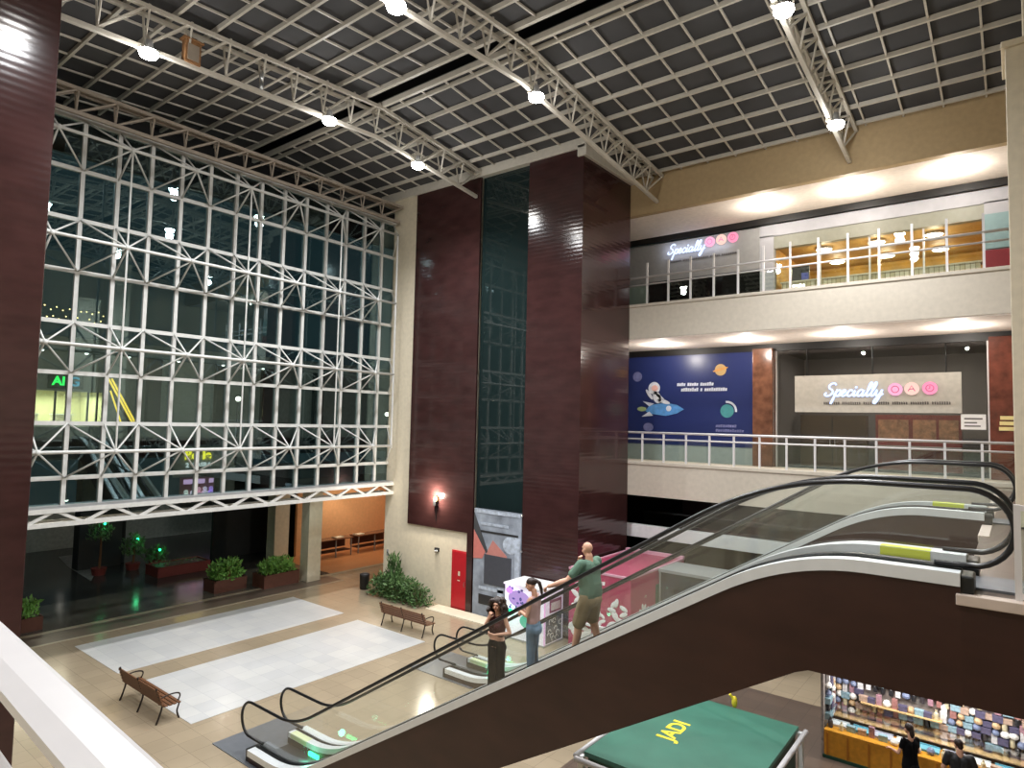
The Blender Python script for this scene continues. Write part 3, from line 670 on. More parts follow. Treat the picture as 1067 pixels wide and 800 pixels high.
struct('ceiling_golden', MB().box(-8.0,-.6,28.36,33.6,15.72,15.85), mat('golden_ceiling', (186,150,84), .6))
for j, y in enumerate((29.4,32.0)):
    for i, x in enumerate((-6.3,-4.33,-2.36)):
        t = thing('ceiling_lamp', (x,y,15.72), '%s round lamp of the %s row on the golden shop ceiling' % (('left','middle','right')[i], ('front','back')[j]), 'lamp', 'round lamps of the golden shop')
        MB().lathe((0,0,-.1), [(.3,.1),(.34,.02),(.3,0),(.28,.02)], 24).build('shade', M['white'], t, True); MB().lathe((0,0,-.11), [(.29,.02),(.15,0),(0,-.0)], 24).build('diffuser', M['down'], t)
        light('ceiling_lamp_light', 'POINT', (0,0,-.3), 45, (1,.84,.55), t, .2)
t = thing('display_case', (-4.4,28.75,12.98), 'low checkered display case along the front of the golden shop', 'display case')
MB().box(-3.4,3.5,-.2,.3,0,1.2).build('case_front', tile_mat('checkered_case', (236,226,200), (206,190,150), (150,130,90), .16, .12, .5, .012), t); MB().box(-3.45,3.55,-.25,.35,1.2,1.26).build('top_board', M['beige'], t)
t = thing('entrance_panel', (-.44,27.93,12.98), 'tall panel with pale blue top and dark red foot beside the golden shop', 'panel')
MB().box(-.3,.4,0,.04,1.5,2.75).build('blue_board', mat('pale_teal_board', (128,156,160), .5), t); MB().box(-.3,.4,0,.04,0,.35).build('foot_board', M['greyblue'], t); MB().box(-.3,.4,0,.04,.35,1.45).build('red_board', mat('dark_red_board', (120,26,36), .5), t)
t = thing('shop_assistant_display', (-7.2,29.2,12.98), 'dark stand with blue poster just inside the golden shop', 'poster stand')
MB().box(-.35,.35,-.05,.05,.1,2.0).build('stand', M['charcoal'], t); MB().box(.05,.33,-.07,-.05,.5,1.7).build('poster', mat('blue_poster', (84,96,190), .4, var=.3, scale=5), t)

# ------------------------------------------------------------------ kiosks
t = thing('green_kiosk', (-4.8,10.15,0), 'green canvas roofed kiosk with yellow lettering below the escalator', 'kiosk')
MB().box(-1.3,1.3,.06,3.5,.0,2.08).build('kiosk_walls', M['kdark'], t)
b = MB(); b.add([(-1.35,.0,2.12),(1.35,.0,2.12),(1.35,3.55,2.12),(-1.35,3.55,2.12),(-1.35,0,2.2),(1.35,0,2.2),(1.35,3.55,2.2),(-1.35,3.55,2.2),(0,1.78,2.24)], [(3,2,1,0),(0,1,5,4),(1,2,6,5),(2,3,7,6),(3,0,4,7),(4,5,8),(5,6,8),(6,7,8),(7,4,8)])
b.build('canvas_roof', M['kgreen'], t)
for a in (((1.47,-.1,2.12),(1.47,3.6,2.12)), ((-1.47,-.1,2.12),(-1.47,3.6,2.12)), ((-1.45,-.14,2.1),(1.45,-.14,2.1))): MB().tube(a, .05, 8).build('white_rail', M['rail'], t, True)
for x in (-1.4,1.4):
    for y in (0,3.5): MB().box(x-.05,x+.05,y-.05,y+.05,0,2.12).build('post', M['white'], t)
MB().box(1.3,1.5,.3,3.3,.95,1.02).build('counter_shelf', M['white'], t)
mt = Matrix.Translation((-.28,1.3,2.225)) @ Matrix.Rotation(PI/2, 4, 'Z')
text_mesh('lettering', 'JADI', M['gold_paint'], .46, mt, t, .008, .012)
MB().ball((.08,3.6,2.3), (.06,.06,.12), 10, 7).tube([(.08,3.6,2.2),(.08,3.6,2.32),(.0,3.55,2.45)], .03, 6).build('corner_lamp', M['gold_paint'], t)
t = thing('pink_kiosk', (-11.5,22.0,0), 'magenta kiosk with white floral decoration beside the dark tower', 'kiosk')
MB().box(-1.22,1.22,-2.2,2.2,0,2.8).build('kiosk_walls', M['pink'], t)
MB().box(-1.16,1.16,-2.14,2.14,2.8,2.83).build('roof', M['pinktop'], t)
b = MB(); b.box(-1.24,1.24,2.06,2.22,2.8,2.95).box(-1.24,-1.16,-2.2,2.2,2.8,2.87).box(1.16,1.24,-2.2,2.2,2.8,2.87).box(-1.24,1.24,-2.22,-2.14,2.8,2.87); b.build('roof_rim', mat('pale_pink_rim', (214,160,180), .5), t)
MB().box(1.22,1.235,-.3,1.3,.5,2.3).build('green_panel', mat('green_print', (46,92,76), .5, var=.3, scale=4), t)
MB().box(1.22,1.24,1.35,2.05,.5,2.2).build('white_panel', mat('white_print', (226,236,230), .5, var=.15, scale=6), t)
b = MB()
def flower(cx, cy, cz, r, ax):
    for k in range(7):
        a = k*2*PI/7+random.random(); c = Vector((0,math.cos(a)*r*.6,math.sin(a)*r*.6)) if ax == 'x' else Vector((math.cos(a)*r*.6,0,math.sin(a)*r*.6))
        b.ball(Vector((cx,cy,cz))+c, (.02,r*.42,r*.2) if ax == 'x' else (r*.42,.02,r*.2), 8, 5, Matrix.Rotation(a, 3, 'X' if ax == 'x' else 'Y'))
for q in ((-1.6,.7,.4),(-1.3,1.5,.36),(-.6,.8,.46),(-.2,.5,.4),(.3,.8,.48),(.75,.5,.42),(-.9,1.4,.3),(.9,1.1,.4)): flower(1.24, q[0], q[1], q[2], 'x')
for q in ((-.8,.8,.44),(-.3,.5,.4),(.2,.7,.4),(.75,1.1,.42),(.75,1.7,.4),(.8,.6,.42),(-.75,2.1,.4),(-.75,1.6,.36),(.0,1.3,.3)): flower(q[0], -2.21, q[1], q[2], 'y')
b.build('white_flowers', M['white'], t)
flat(t, 'white_lettering', bars(-1.0,2.45,(5,6),.14)+bars(-.9,1.5,(3,),.12), M['white'], -2.2, .01)
b = MB(); 
for i in range(9): b.box(1.22,1.235,.2+.16*i,.3+.16*i,2.42,2.42+.1*random.uniform(.8,1.3))
b.build('side_lettering', mat('pale_pink_letters', (220,150,180), .5), t)
MB().box(-.9,.9,-2.32,-2.2,1.0,1.06).build('counter_shelf', M['white'], t)
t = thing('white_kiosk', (-14.3,19.85,0), 'white lit kiosk with purple and green lights behind the woman in jeans', 'kiosk')
WK = mat('lit_white_board', (238,236,242), .4, emit=(236,226,255), estr=.3)
MB().box(-.9,.9,-.6,.6,0.05,1.96).build('cabinet', WK, t)
MB().box(-.95,.95,-.65,.65,1.96,2.02).build('roof', M['white'], t); MB().box(-.92,.92,-.62,.62,0,.06).build('plinth', M['grey'], t)
MB().box(.9,.915,-.5,.5,.1,.95).build('grey_panel', mat('doodle_panel', (92,98,112), .5, var=.3, scale=7), t)
b = MB()
for k in range(10):
    cy, cz = random.uniform(-.42,.42), random.uniform(.2,.85); b.tube([(.92,cy+.09*math.cos(a),cz+.09*math.sin(a)) for a in fr(0,random.uniform(3,6),8)], .014, 5)
b.build('doodles', M['white'], t)
VD = mat('violet_dots', (84,72,140), .5)
for k in range(16): MB().prism(ell(random.uniform(-.8,.8), random.uniform(1.1,1.9), random.uniform(.03,.07), random.uniform(.03,.07)), -.61, -.6).build('dark_dot', VD, t)
for x in (-.6,.2): MB().ball((x,-.62,.98), (.14,.03,.12), 10, 6).build('green_light', emis('green_spot', (40,255,170), 1.6), t)
MB().ball((-.7,-.61,1.75), (.16,.02,.12), 10, 6).build('purple_light', emis('purple_spot', (210,150,255), 1.4), t)
MB().tube([(.93,-.62,.1),(.93,-.62,1.95)], .03, 6).build('purple_strip', emis('pink_strip', (255,190,240), 1.0), t)
MB().box(.915,.93,-.3,.45,1.15,1.6).build('side_picture', mat('side_picture_print', (150,84,120), .5, var=.4, scale=4), t)
MB().box(.925,.94,-.22,.37,1.22,1.5).build('picture_window', M['white'], t)
MB().prism(ell(-.25,1.5,.5,.3), -.605, -.6).build('lilac_patch', emis('lilac_glow', (214,180,250), .8), t); MB().prism(ell(.3,.75,.5,.28), -.605, -.6).build('mint_patch', emis('mint_glow', (120,240,200), .7), t)  # purple and green glow on the front, painted as emissive ovals
light('kiosk_glow', 'POINT', (-14.9,18.9,1.0), 10, (.35,1,.75), None, .2); light('kiosk_glow', 'POINT', (-15.0,18.9,1.8), 8, (.8,.5,1), None, .2)
t = thing('glass_booth', (-8.6,22.5,0), 'dark glass booth with bluish pattern standing right of the magenta kiosk', 'booth')
MB().box(-1.6,2.2,-.6,.9,.12,2.75).build('booth_panels', mat('dark_pattern_glass', (44,50,60), .12, var=.6, scale=2.2), t)
for x in (-1.62,.3,2.2): MB().box(x,x+.05,-.64,-.58,0,2.8).build('frame_post', M['grey'], t)
MB().box(-1.65,2.27,-.65,.95,2.75,2.85).build('booth_roof', M['grey'], t); MB().box(-1.62,2.24,-.62,.92,0,.12).build('plinth', M['charcoal'], t)

# ------------------------------------------------------------------ accessory stall at the bottom right
t = thing('accessory_stall', (-1.7,17.6,0), 'shop stall with an orange wooden counter crowded with small goods', 'stall')
MB().box(-2.15,2.4,0,.72,0,.66).build('counter', M['counter'], t)
for i in range(10): MB().box(-2.1+.45*i,-2.06+.45*i,-.015,0,.05,.62).build('counter_batten', mat('amber_batten', (176,112,30), .5), t)
MB().box(-2.18,2.43,-.03,.03,0,.08).build('plinth', M['kdark'], t)
MB().box(-2.15,2.4,0,.012,.66,1.05).box(-2.15,2.4,0,.72,1.05,1.062).build('showcase_glass', M['glass'], t)
MB().box(-2.2,2.5,1.2,1.28,0,2.6).box(-2.24,-2.18,.1,1.2,.0,2.6).build('back_board', mat('stall_back', (150,142,138), .6, var=.4, scale=9), t)
for z, x0, x1 in ((1.2,-1.5,.2),(.72,-2.15,2.0)): MB().box(x0,x1,.9,1.2,z-.025,z).build('shelf', mat('stall_shelf', (206,176,124), .5), t)
MB().box(2.05,2.12,.1,.16,.0,2.6).build('green_post', mat('lime_post', (150,170,70), .5), t)
MB().box(-2.2,2.5,.0,1.28,2.6,2.66).build('canopy', M['charcoal'], t)
light('stall_light', 'AREA', (-1.6,17.9,2.55), 120, (1,.95,.9), None, sx=4, sy=.5)
GC = [mat('goods_%d' % i, c, .35, var=.2, scale=20) for i, c in enumerate([(226,226,230),(64,60,64),(190,164,148),(120,132,164),(168,120,116),(214,204,172),(96,92,120),(238,238,234),(176,136,150),(44,44,48),(150,182,196),(200,168,130)])]
protos = []
for k in range(12):
    o = MB()
    if k % 4 == 0: o.box(-.05,.05,-.03,.03,0,.2).box(-.035,.035,-.032,-.03,.05,.14).box(-.012,.012,-.01,.01,.2,.225)
    elif k % 4 == 1: o.lathe((0,0,0), [(.04,0),(.045,.02),(.045,.13),(.02,.16),(.02,.19),(.024,.2)], 10)
    elif k % 4 == 2: o.box(-.08,.08,-.05,.05,0,.11).box(-.06,.06,-.052,-.05,.02,.09).box(-.085,.085,-.055,.055,.095,.12)
    else: o.lathe((0,0,0), [(.03,0),(.07,.03),(.075,.07),(.05,.12),(.02,.14)], 10)
    q = o.build('packaged_accessory', GC[k]); protos.append(q)
LB = ('small packet', 'small bottle', 'small box', 'small rounded jar')
def put(x, y, z, first=[0]):
    k = random.randrange(12); p = protos[k]
    if k not in used: used.add(k); o = p
    else: o = p.copy(); COL.objects.link(o)
    o.location = (x, y, z); o.rotation_euler = (0,0,random.uniform(-.12,.12)); s = random.uniform(1.0,1.25); o.scale = (s,s,s)
    return o
used = set()
def hung(o, l='small packaged accessory hung on the crowded back wall of the orange stall', g='accessories hung in the stall'): tag(o, l, 'accessory', g)
z = 1.27
for r in range(8):
    z = .8+.165*r
    x = -2.08+random.uniform(0,.06)
    while x < 2.35:
        if not (r in (2,3) and -1.5 < x < .2):
            hung(put(-1.7+x, 18.735, z+random.uniform(-.015,.015)))
        x += random.uniform(.15,.18)
for r in range(7):
    for y in (17.95,18.15,18.35,18.55): 
        o = put(-3.82, y, .82+.18*r); o.rotation_euler.z = PI/2; hung(o, 'small packaged accessory hung on the left end panel of the orange stall', 'accessories on the end panel')
x = -1.45
while x < .15:
    o = put(-1.7+x, 18.62, 1.201); tag(o, 'small packaged accessory standing on the middle shelf of the orange stall', 'accessory', 'accessories on the stall shelf'); x += .17
x = -2.05
while x < 2.3:
    o = put(-1.7+x, 17.85+random.uniform(-.06,.06), .661); tag(o, 'small packaged accessory inside the glass showcase on the orange counter', 'accessory', 'accessories in the showcase')
    x += random.uniform(.2,.26)
for i in range(9):
    x = -1.9+.47*i
    o = MB().box(-.2,.2,-.16,.16,0,.02).box(-.2,.2,-.17,-.155,0,.05).box(-.2,.2,.155,.17,0,.05).build('display_tray', mat('tray_%d' % (i % 3), ((228,232,236),(120,186,206),(196,198,214))[i % 3], .5), None)
    o.location = (-1.7+x, 18.12, .722 if False else .661); o.rotation_euler.x = 0
    tag(o, 'flat display tray laid on the orange counter of the stall', 'tray', 'trays on the stall counter')
for q, p in enumerate(protos):
    if q not in used: bpy.data.objects.remove(p)
"""
"""
# ------------------------------------------------------------------ benches
def bench(x, y, label):
    t = thing('park_bench', (x,y,0), label, 'bench', 'slatted benches in the hall')
    L = 2.5
    for i in range(4): MB().box(0,L,.13+.11*i,.21+.11*i,.43,.465).build('seat_slat', M['wood'], t, bevel=.006)
    for i in range(5):
        z = .50+.085*i; yy = .075-.028*i
        MB().bar((0,yy,z), (L,yy,z), .03, .06).build('back_slat', M['wood'], t)
    for x0 in (.12,L/2,L-.12):
        b = MB()
        b.tube(smooth_pts([(x0,-.06,.92),(x0,.04,.62),(x0,.11,.44),(x0,.06,.22),(x0,-.02,.0)]), .024, 6)
        b.tube(smooth_pts([(x0,.11,.42),(x0,.35,.42),(x0,.54,.41),(x0,.5,.2),(x0,.56,.0)]), .024, 6)
        if x0 != L/2: b.tube(smooth_pts([(x0,.05,.64),(x0,.3,.68),(x0,.5,.66),(x0,.56,.58),(x0,.5,.44)]), .02, 6)
        b.build('iron_leg', M['iron'], t, True)
    return t
bench(-20.0, 7.92, 'brown slatted bench at the near corner of the white floor panels, seen from behind')
bench(-19.72, 17.1, 'brown slatted bench in front of the tower, before the hedge and red cabinet')

# ------------------------------------------------------------------ plants
def foliage(mb, box, n, size, up=.4):
    x0,x1,y0,y1,z0,z1 = box
    for _ in range(n):
        while True:
            u, v, w = random.uniform(-1,1), random.uniform(-1,1), random.uniform(0,1)
            if u*u*.6+v*v*.6+w*w*.8 < 1: break
        c = Vector(((x0+x1)/2+u*(x1-x0)/2, (y0+y1)/2+v*(y1-y0)/2, z0+w*(z1-z0)))
        d = Vector((random.uniform(-1,1), random.uniform(-1,1), random.uniform(-.3,1)+up)).normalized()
        s = d.cross(Vector((random.random(),random.random(),.3))).normalized(); L = size*random.uniform(.6,1.3); W = L*.22
        nrm = d.cross(s)
        mb.add([c, c+d*L*.5+s*W+nrm*W*.3, c+d*L, c+d*L*.5-s*W+nrm*W*.3], [(0,1,2),(0,2,3)])
def stems(mb, box, n):
    x0,x1,y0,y1,z0,z1 = box
    for _ in range(n):
        a = Vector((random.uniform(x0,x1), random.uniform(y0,y1), z0)); b = a+Vector((random.uniform(-.15,.15),random.uniform(-.15,.15),(z1-z0)*random.uniform(.5,.9)))
        mb.tube([a, (a+b)/2+Vector((.03,.02,0)), b], [.014,.011,.006], 5)
def planter(name, x0, x1, y0, y1, h, fh, label, m, lm, n, size=.2):
    t = thing(name, ((x0+x1)/2,(y0+y1)/2,0), label, 'planter')
    hx, hy = (x1-x0)/2, (y1-y0)/2
    b = MB(); b.box(-hx,hx,-hy,-hy+.05,0,h).box(-hx,hx,hy-.05,hy,0,h).box(-hx,-hx+.05,-hy+.05,hy-.05,0,h).box(hx-.05,hx,-hy+.05,hy-.05,0,h).box(-hx-.02,hx+.02,-hy-.02,-hy+.06,h-.06,h).box(hx-.06,hx+.02,-hy,hy,h-.06,h)
    b.build('trough', m, t); MB().box(-hx+.05,hx-.05,-hy+.05,hy-.05,.05,h-.05).build('soil', M['iron'], t)
    f = MB(); foliage(f, (-hx*.95,hx*.95,-hy*.9,hy*.9,h-.08,h+fh), n, size); f.build('foliage', lm, t)
    s = MB(); stems(s, (-hx*.8,hx*.8,-hy*.7,hy*.7,h-.06,h+fh*.9), 24); s.build('stems', M['wood'], t)
    return t
planter('planter_box', -29.5,-28.5,15.0,16.55, .55, .75, 'shorter brown planter box with green shrubs left of the grey column', M['planter'], M['leaf'], 900, .22)
planter('planter_box', -28.6,-27.6,16.9,18.75, .62, .62, 'longer brown planter box with green shrubs against the grey column', M['planter'], M['leaf'], 1100, .2)
planter('planter_box', -29.3,-28.4,6.9,8.5, .5, .6, 'brown planter box with a green plant half hidden by the big maroon pillar', M['planter'], M['leaf'], 500, .22)
planter('planter_box', -34.6,-33.2,14.6,17.2, .5, .1, 'low dark red planter out on the dark pavement', M['planter_red'], M['leaf_dark'], 120, .12)
t = thing('hedge', (-21.8,20.0,0), 'bushy green hedge with two tall spikes at the foot of the cream tower wall', 'hedge')
f = MB(); foliage(f, (-1.75,1.7,-.55,.4,.02,1.0), 2600, .2, .2); f.build('foliage', M['leaf_dark'], t)
s = MB(); stems(s, (-1.6,1.5,-.3,.35,0,.9), 40); s.build('stems', M['wood'], t)
for a, h in ((-.75,1.75),(-.35,1.85)):
    f = MB(); foliage(f, (a-.18,a+.18,.0,.3,.6,h), 130, .3, 1.6); f.build('spike', M['leaf_dark'], t)
f = MB(); foliage(f, (1.85,2.05,-.2,.2,.02,.6), 40, .15, .4); f.build('side_twig', M['leaf_dark'], t)
t = thing('litter_bin', (-24.35,20.1,0), 'small black litter bin beside the hedge at the cream pier', 'bin')
MB().lathe((0,0,0), [(.17,0),(.21,.05),(.23,.62),(.24,.66),(.2,.68)], 18).build('bin_body', M['black'], t, True); MB().lathe((0,0,.66), [(.24,0),(.22,.06),(.1,.1),(.05,.1)], 18).build('bin_lid', M['charcoal'], t, True)

# ------------------------------------------------------------------ outside the glass wall
struct('column_near', MB().box(-27.95,-27.3,19.0,19.75,0,4.7), M['beige'], bevel=.02)
struct('column_far', MB().box(-33.6,-32.8,20.6,21.5,0,4.7), M['beige'], bevel=.02)
struct('ceiling_walkway', MB().box(-36,-26.6,17.5,32,4.7,5.15), M['extdark'])
struct('wall_orange', MB().box(-33.0,-32.8,22.0,30,0,4.7).box(-32.8,-26.0,29.0,29.2,0,4.7), M['orange_wall'])
struct('wall_dark', MB().box(-35.6,-35.4,18.4,30,0,4.7), M['extdark'])
struct('floor_orange', MB().box(-32.8,-28.0,20.9,29,-.02,.012), mat('terracotta_floor', (190,128,84), .3, var=.1))
light('orange_room_lamp', 'AREA', (-30.4,25.5,4.6), 150, (1,.82,.62), None, sx=3, sy=5)
light('orange_room_lamp', 'SPOT', (-31.4,24.2,4.5), 160, (1,.84,.62), None, .1, spot=1.9)
for i, (y0, y1) in enumerate(((22.2,24.6),(24.9,27.6))):
    t = thing('dining_table', (-31.3,y0,0), ('left' if i == 0 else 'right')+' dark wooden counter table along the orange wall', 'table')
    L = y1-y0
    MB().box(-.4,.4,0,L,1.0,1.06).build('tabletop', M['marble'], t, bevel=.01); MB().box(-.38,-.34,.05,L-.05,.45,1.0).build('back_panel', M['planter'], t)
    for a in (.12,L/2,L-.12):
        MB().box(.3,.36,a-.03,a+.03,0,1.0).build('leg', M['grey'], t)
    MB().box(-.36,.3,.1,L-.1,.32,.36).build('lower_shelf', M['planter'], t)
for i, y in enumerate((23.8,25.3)):
    t = thing('table_tray', (-31.35,y,1.06), ('pale tray on the left counter table', 'pale tray on the right counter table')[i]+' by the orange wall', 'tray')
    MB().box(-.2,.2,-.25,.25,0,.03).box(-.22,.22,-.27,-.25,0,.06).box(-.22,.22,.25,.27,0,.06).build('tray', M['beige'], t)
# building across the street
struct('wall_far', MB().box(-44.6,-44.3,-4,11.2,0,12).box(-44.6,-44.3,15.9,45,5.2,12).box(-44.6,-44.3,11.2,15.9,9.25,12).box(-44.6,-44.3,-4,45,5.2,7.25).box(-44.6,-44.3,-4,45,0,2.5), M['extwall'])
struct('beam_far', MB().box(-44.3,-43.4,-4,45,11.6,12.4).box(-44.3,-42.6,-4,45,6.5,7.2), M['extwall'])
struct('wall_far_back', MB().box(-49.2,-49,10.5,16.5,5.2,12).box(-49,-44.6,10.9,11.1,5.2,12).box(-49,-44.6,16,16.2,5.2,12), mat('cream_interior', (206,198,156), .7))
struct('floor_far', MB().box(-49,-44.6,11,16,7.1,7.25), M['extwall'])
light('far_shop_lamp', 'AREA', (-46.8,13.6,9.1), 520, (1,.95,.7), None, sx=3, sy=4)
for y in (13.2,14.9,15.4): struct('trim_14', MB().box(-44.5,-44.4,y-.05,y+.05,7.25,9.25), M['charcoal'])
for i, y in enumerate((12.4, 14.2)):
    t = thing('far_display', (-46.5,y,7.25), ('pale counter inside the lit far shop, left half', 'pale counter inside the lit far shop, right half')[i], 'counter')
    MB().box(-.3,.3,-.5,.5,0,.6).build('counter_body', M['beige'], t); MB().box(-.34,.34,-.55,.55,.6,.65).build('counter_top', M['white'], t)
for y in (18.5,23.0,26.5,31.0): struct('column_far_front', MB().box(-44.3,-43.9,y-.4,y+.4,5.2,11.6), M['extdark'])
tw = thing('neon_sign', (-44.1,0,0), 'green and blue neon sign above the lit far shop', 'sign')
R = Matrix.Rotation(PI/2, 4, 'Z') @ Matrix.Rotation(PI/2, 4, 'X')
MB().box(-.12,-.06,12.7,14.5,9.4,10.35).build('sign_board', M['extdark'], tw)
text_mesh('green_letters', 'Al', M['neon_green'], .72, Matrix.Translation((.02,12.9,9.6)) @ R, tw, .02, .02)
text_mesh('blue_letter', 'G', M['neon_cyan'], .75, Matrix.Translation((.02,13.75,9.58)) @ R, tw, .02, .02)
tw = thing('neon_sign', (-43.2,0,0), 'yellow neon letters over a row of white letters outside the glass wall', 'sign')
text_mesh('yellow_letters', 'Bo le', M['neon_yellow'], .85, Matrix.Translation((0,20.3,5.08)) @ R, tw, .03, .03)
text_mesh('white_letters', '2  VASRA', emis('white_letter_light', (240,240,235), 1.2), .42, Matrix.Translation((0,20.4,4.55)) @ R, tw, .02, .012)
MB().box(-.12,-.06,19.6,25.2,3.9,5.9).build('fascia_board', M['extwall'], tw)
# bright shop window under the yellow sign
tw = thing('shop_window', (-43.3,22.5,2.45), 'bright pink and white shop window display under the yellow sign', 'window display')
MB().box(-.25,-.2,-2.3,2.9,0,1.4).build('back_panel', M['pinkwall'], tw); MB().box(-.2,.3,-2.3,2.9,-.1,.0).build('sill', M['grey'], tw)
for i in range(12):
    y = -2.1+.42*i; h = random.uniform(.4,1.0); c = random.choice([(240,220,240),(250,180,200),(200,160,250),(230,130,90),(240,240,230)])
    MB().box(-.1,.12,y,y+.3,0,h*.6).ball((.0,y+.15,h*.6+.14), .15, 8, 6).build('display_piece', mat('display_%d' % i, c, .4, emit=c, estr=.7), tw)
MB().box(.1,.16,-2.2,-.8,1.0,1.3).box(.1,.16,-.5,1.2,1.02,1.3).build('lit_strip', emis('pink_lit_strip', (240,190,235), 1.1), tw)
# yellow light ropes on a sloping rail
tw = thing('light_rope_ramp', (-38,0,0), 'sloping ramp outlined by glowing yellow light ropes outside the glass', 'light rope')
for a, b, s in (((0,13.64,9.85),(0,14.95,7.5),.05), ((0,13.8,9.85),(0,15.1,7.5),.05), ((.2,13.7,9.2),(.2,14.3,7.5),.04)): MB().tube([a,b], s, 6).build('light_rope', M['rope'], tw)
MB().bar((-.2,13.6,9.7), (-.2,15.0,7.4), .3, .1).build('ramp_side', M['extdark'], tw); MB().tube([(-.2,14.9,0),(-.2,14.9,7.5)], .1, 8).build('ramp_post', M['extdark'], tw)
# outdoor escalator
tw = thing('outdoor_escalator', (-36,0,0), 'dark outdoor escalator with pale side rails climbing away beyond the glass', 'escalator')
b = MB(); 
for y in (13.5,15.0): MB().bar((-2.0,y-.6,6.4), (1.0,y+.36,3.55), .16, .22).build('side_rail', M['white'], tw)
MB().add([(-2,13.0,6.2),(-2,14.4,6.2),(1.0,15.3,3.35),(1.0,13.9,3.35),(-2,13.0,6.0),(-2,14.4,6.0),(1.0,15.3,3.15),(1.0,13.9,3.15)], [(0,1,2,3),(7,6,5,4),(0,4,5,1),(1,5,6,2),(2,6,7,3),(3,7,4,0)]).build('step_band', M['extdark'], tw)
MB().box(-2.4,-1.6,12.6,14.6,0,6.0).build('support', M['extdark'], tw)
for i, (y, z) in enumerate(((12.0,11.5),(14.2,11.5),(16.5,11.5),(19.5,11.5),(22.5,11.5),(25.5,11.5),(13.6,3.0),(14.4,3.0))):
    t = thing('far_soffit_lamp', (-43.0 if z > 5 else -42.9,y,z), 'small white lamp glinting on the building across the street', 'lamp', 'small lamps on the far building')
    MB().lathe((0,0,0), [(.1,.1),(.12,.02),(.1,0)], 12).build('lamp_rim', M['grey'], t); MB().ball((0,0,-.02), (.1,.1,.06), 10, 6).build('lamp_glass', emis('far_lamp_glass', (255,250,235), 7), t)
    MB().tube([(0,0,.1),(0,0,.12 if z > 5 else 3.52)], .02, 6).build('lamp_rod', M['grey'], t)
# garden lights and shrubs on the pavement
for i, (y, z, l) in enumerate(((13.0,2.55,'tallest dark shrub with a green garden light, just under the lattice girder'), (14.56,1.6,'middle dark shrub with a green garden light on the pavement'), (15.68,.9,'lowest shrub with a green garden light beside the red planter'))):
    t = thing('garden_shrub', (-36,y,0), l, 'shrub')
    f = MB(); foliage(f, (-.55,.55,-.45,.45,max(.2,z-.9),z+.15), 260, .24); f.build('foliage', M['leaf_dark'], t)
    MB().tube([(0,0,0),(.03,.02,z*.5),(0,0,z)], [.07,.05,.02], 6).build('stem', M['wood'], t); MB().lathe((0,0,0), [(.28,0),(.34,.3),(.36,.34),(.3,.34)], 14).build('pot', M['planter_red'], t)
    MB().ball((.42,0,z), .06, 10, 7).build('garden_light', M['green_led'], t); light('garden_light_light', 'POINT', (.62,0,z), 3, (.1,1,.4), t, .05)
tag(MB().add([(-34.9,12.3,.002),(-39.0,12.6,.002),(-42.0,13.1,.002),(-42,14.6,.002),(-38,13.7,.002)], [(0,1,2,3,4)]).build('pavement_patch', mat('pale_grey_patch', (120,118,114), .7, var=.3)), 'pale triangular patch on the dark pavement', 'marking', kind='structure')  # pale grey polygon lying flat on the dark pavement
# bulbs strung on the far terrace
t = thing('festoon_lights', (-40,12.5,13.4), 'cluster of small warm bulbs strung high outside beside the maroon pillar', 'string lights')
MB().tube([(0,-1.6,.15),(0,-.6,-.1),(0,.3,.1),(0,1.6,.3)], .012, 5).tube([(0,-1.6,-.3),(0,0,-.45),(0,1.7,-.2)], .012, 5).build('cable', M['dark'], t)
MB().tube([(0,-1.7,-13.4),(0,-1.7,.3)], .05, 6).tube([(0,1.75,-13.4),(0,1.75,.4)], .05, 6).build('pole', M['dark'], t)
for i in range(22): MB().ball((random.uniform(-.1,.1),-1.5+.14*i,(.1 if i % 2 else -.36)+.1*math.sin(i*1.7)), .035, 8, 5).build('bulb', M['bulb'], t)
for i, (x, y, z, p, l) in enumerate(((-39,21.5,9.2,1500,'added fill lamp beyond the glass wall, behind the middle of it'), (-40,10.2,10.8,800,'added fill lamp beyond the glass wall, next to the maroon pillar'), (-38,33,8.5,800,'added fill lamp beyond the walkway, out of sight of the hall'))):  # lamps added to brighten the outside beyond the glass wall
    t = thing('outdoor_fill_lamp', (x,y,0), l, 'added lamp')
    MB().lathe((0,0,0), [(.16,0),(.16,.1),(.07,.3),(.05,z-.3)], 12).build('pole', M['dark'], t, True)
    MB().ball((0,0,z-.1), .16, 14, 9).build('globe', emis('fill_lamp_globe', (255,240,215), 9), t, True); MB().lathe((0,0,z+.06), [(.2,0),(.12,.06),(.02,.1)], 12).build('cap', M['dark'], t)
    light('outdoor_fill_light', 'POINT', (0,0,z-.1), p, (1,.95,.86), t, .17)
# ------------------------------------------------------------------ people
def chain(mb, pts, rs, n=10):
    pts = [Vector(p) for p in pts]
    for i, (p, r) in enumerate(zip(pts, rs)): mb.ball(p, r, n, 7)
    for a, b, ra, rb in zip(pts, pts[1:], rs, rs[1:]): mb.tube([a, b], [ra*.995, rb*.995], n)
def remesh(mb, name, m, parent, voxel, smooth=2):
    o = mb.build(name, m, None)
    r = o.modifiers.new('r', 'REMESH'); r.mode = 'VOXEL'; r.voxel_size = voxel; r.use_smooth_shade = True
    s = o.modifiers.new('s', 'SMOOTH'); s.iterations = smooth; s.factor = .5
    dg = bpy.context.evaluated_depsgraph_get(); dg.update()
    me = bpy.data.meshes.new_from_object(o.evaluated_get(dg)); me.name = name
    bpy.data.objects.remove(o)
    for p in me.polygons: p.use_smooth = True
    me.materials.clear(); me.materials.append(m)
    q = bpy.data.objects.new(name, me); COL.objects.link(q); q.parent = parent
    return q
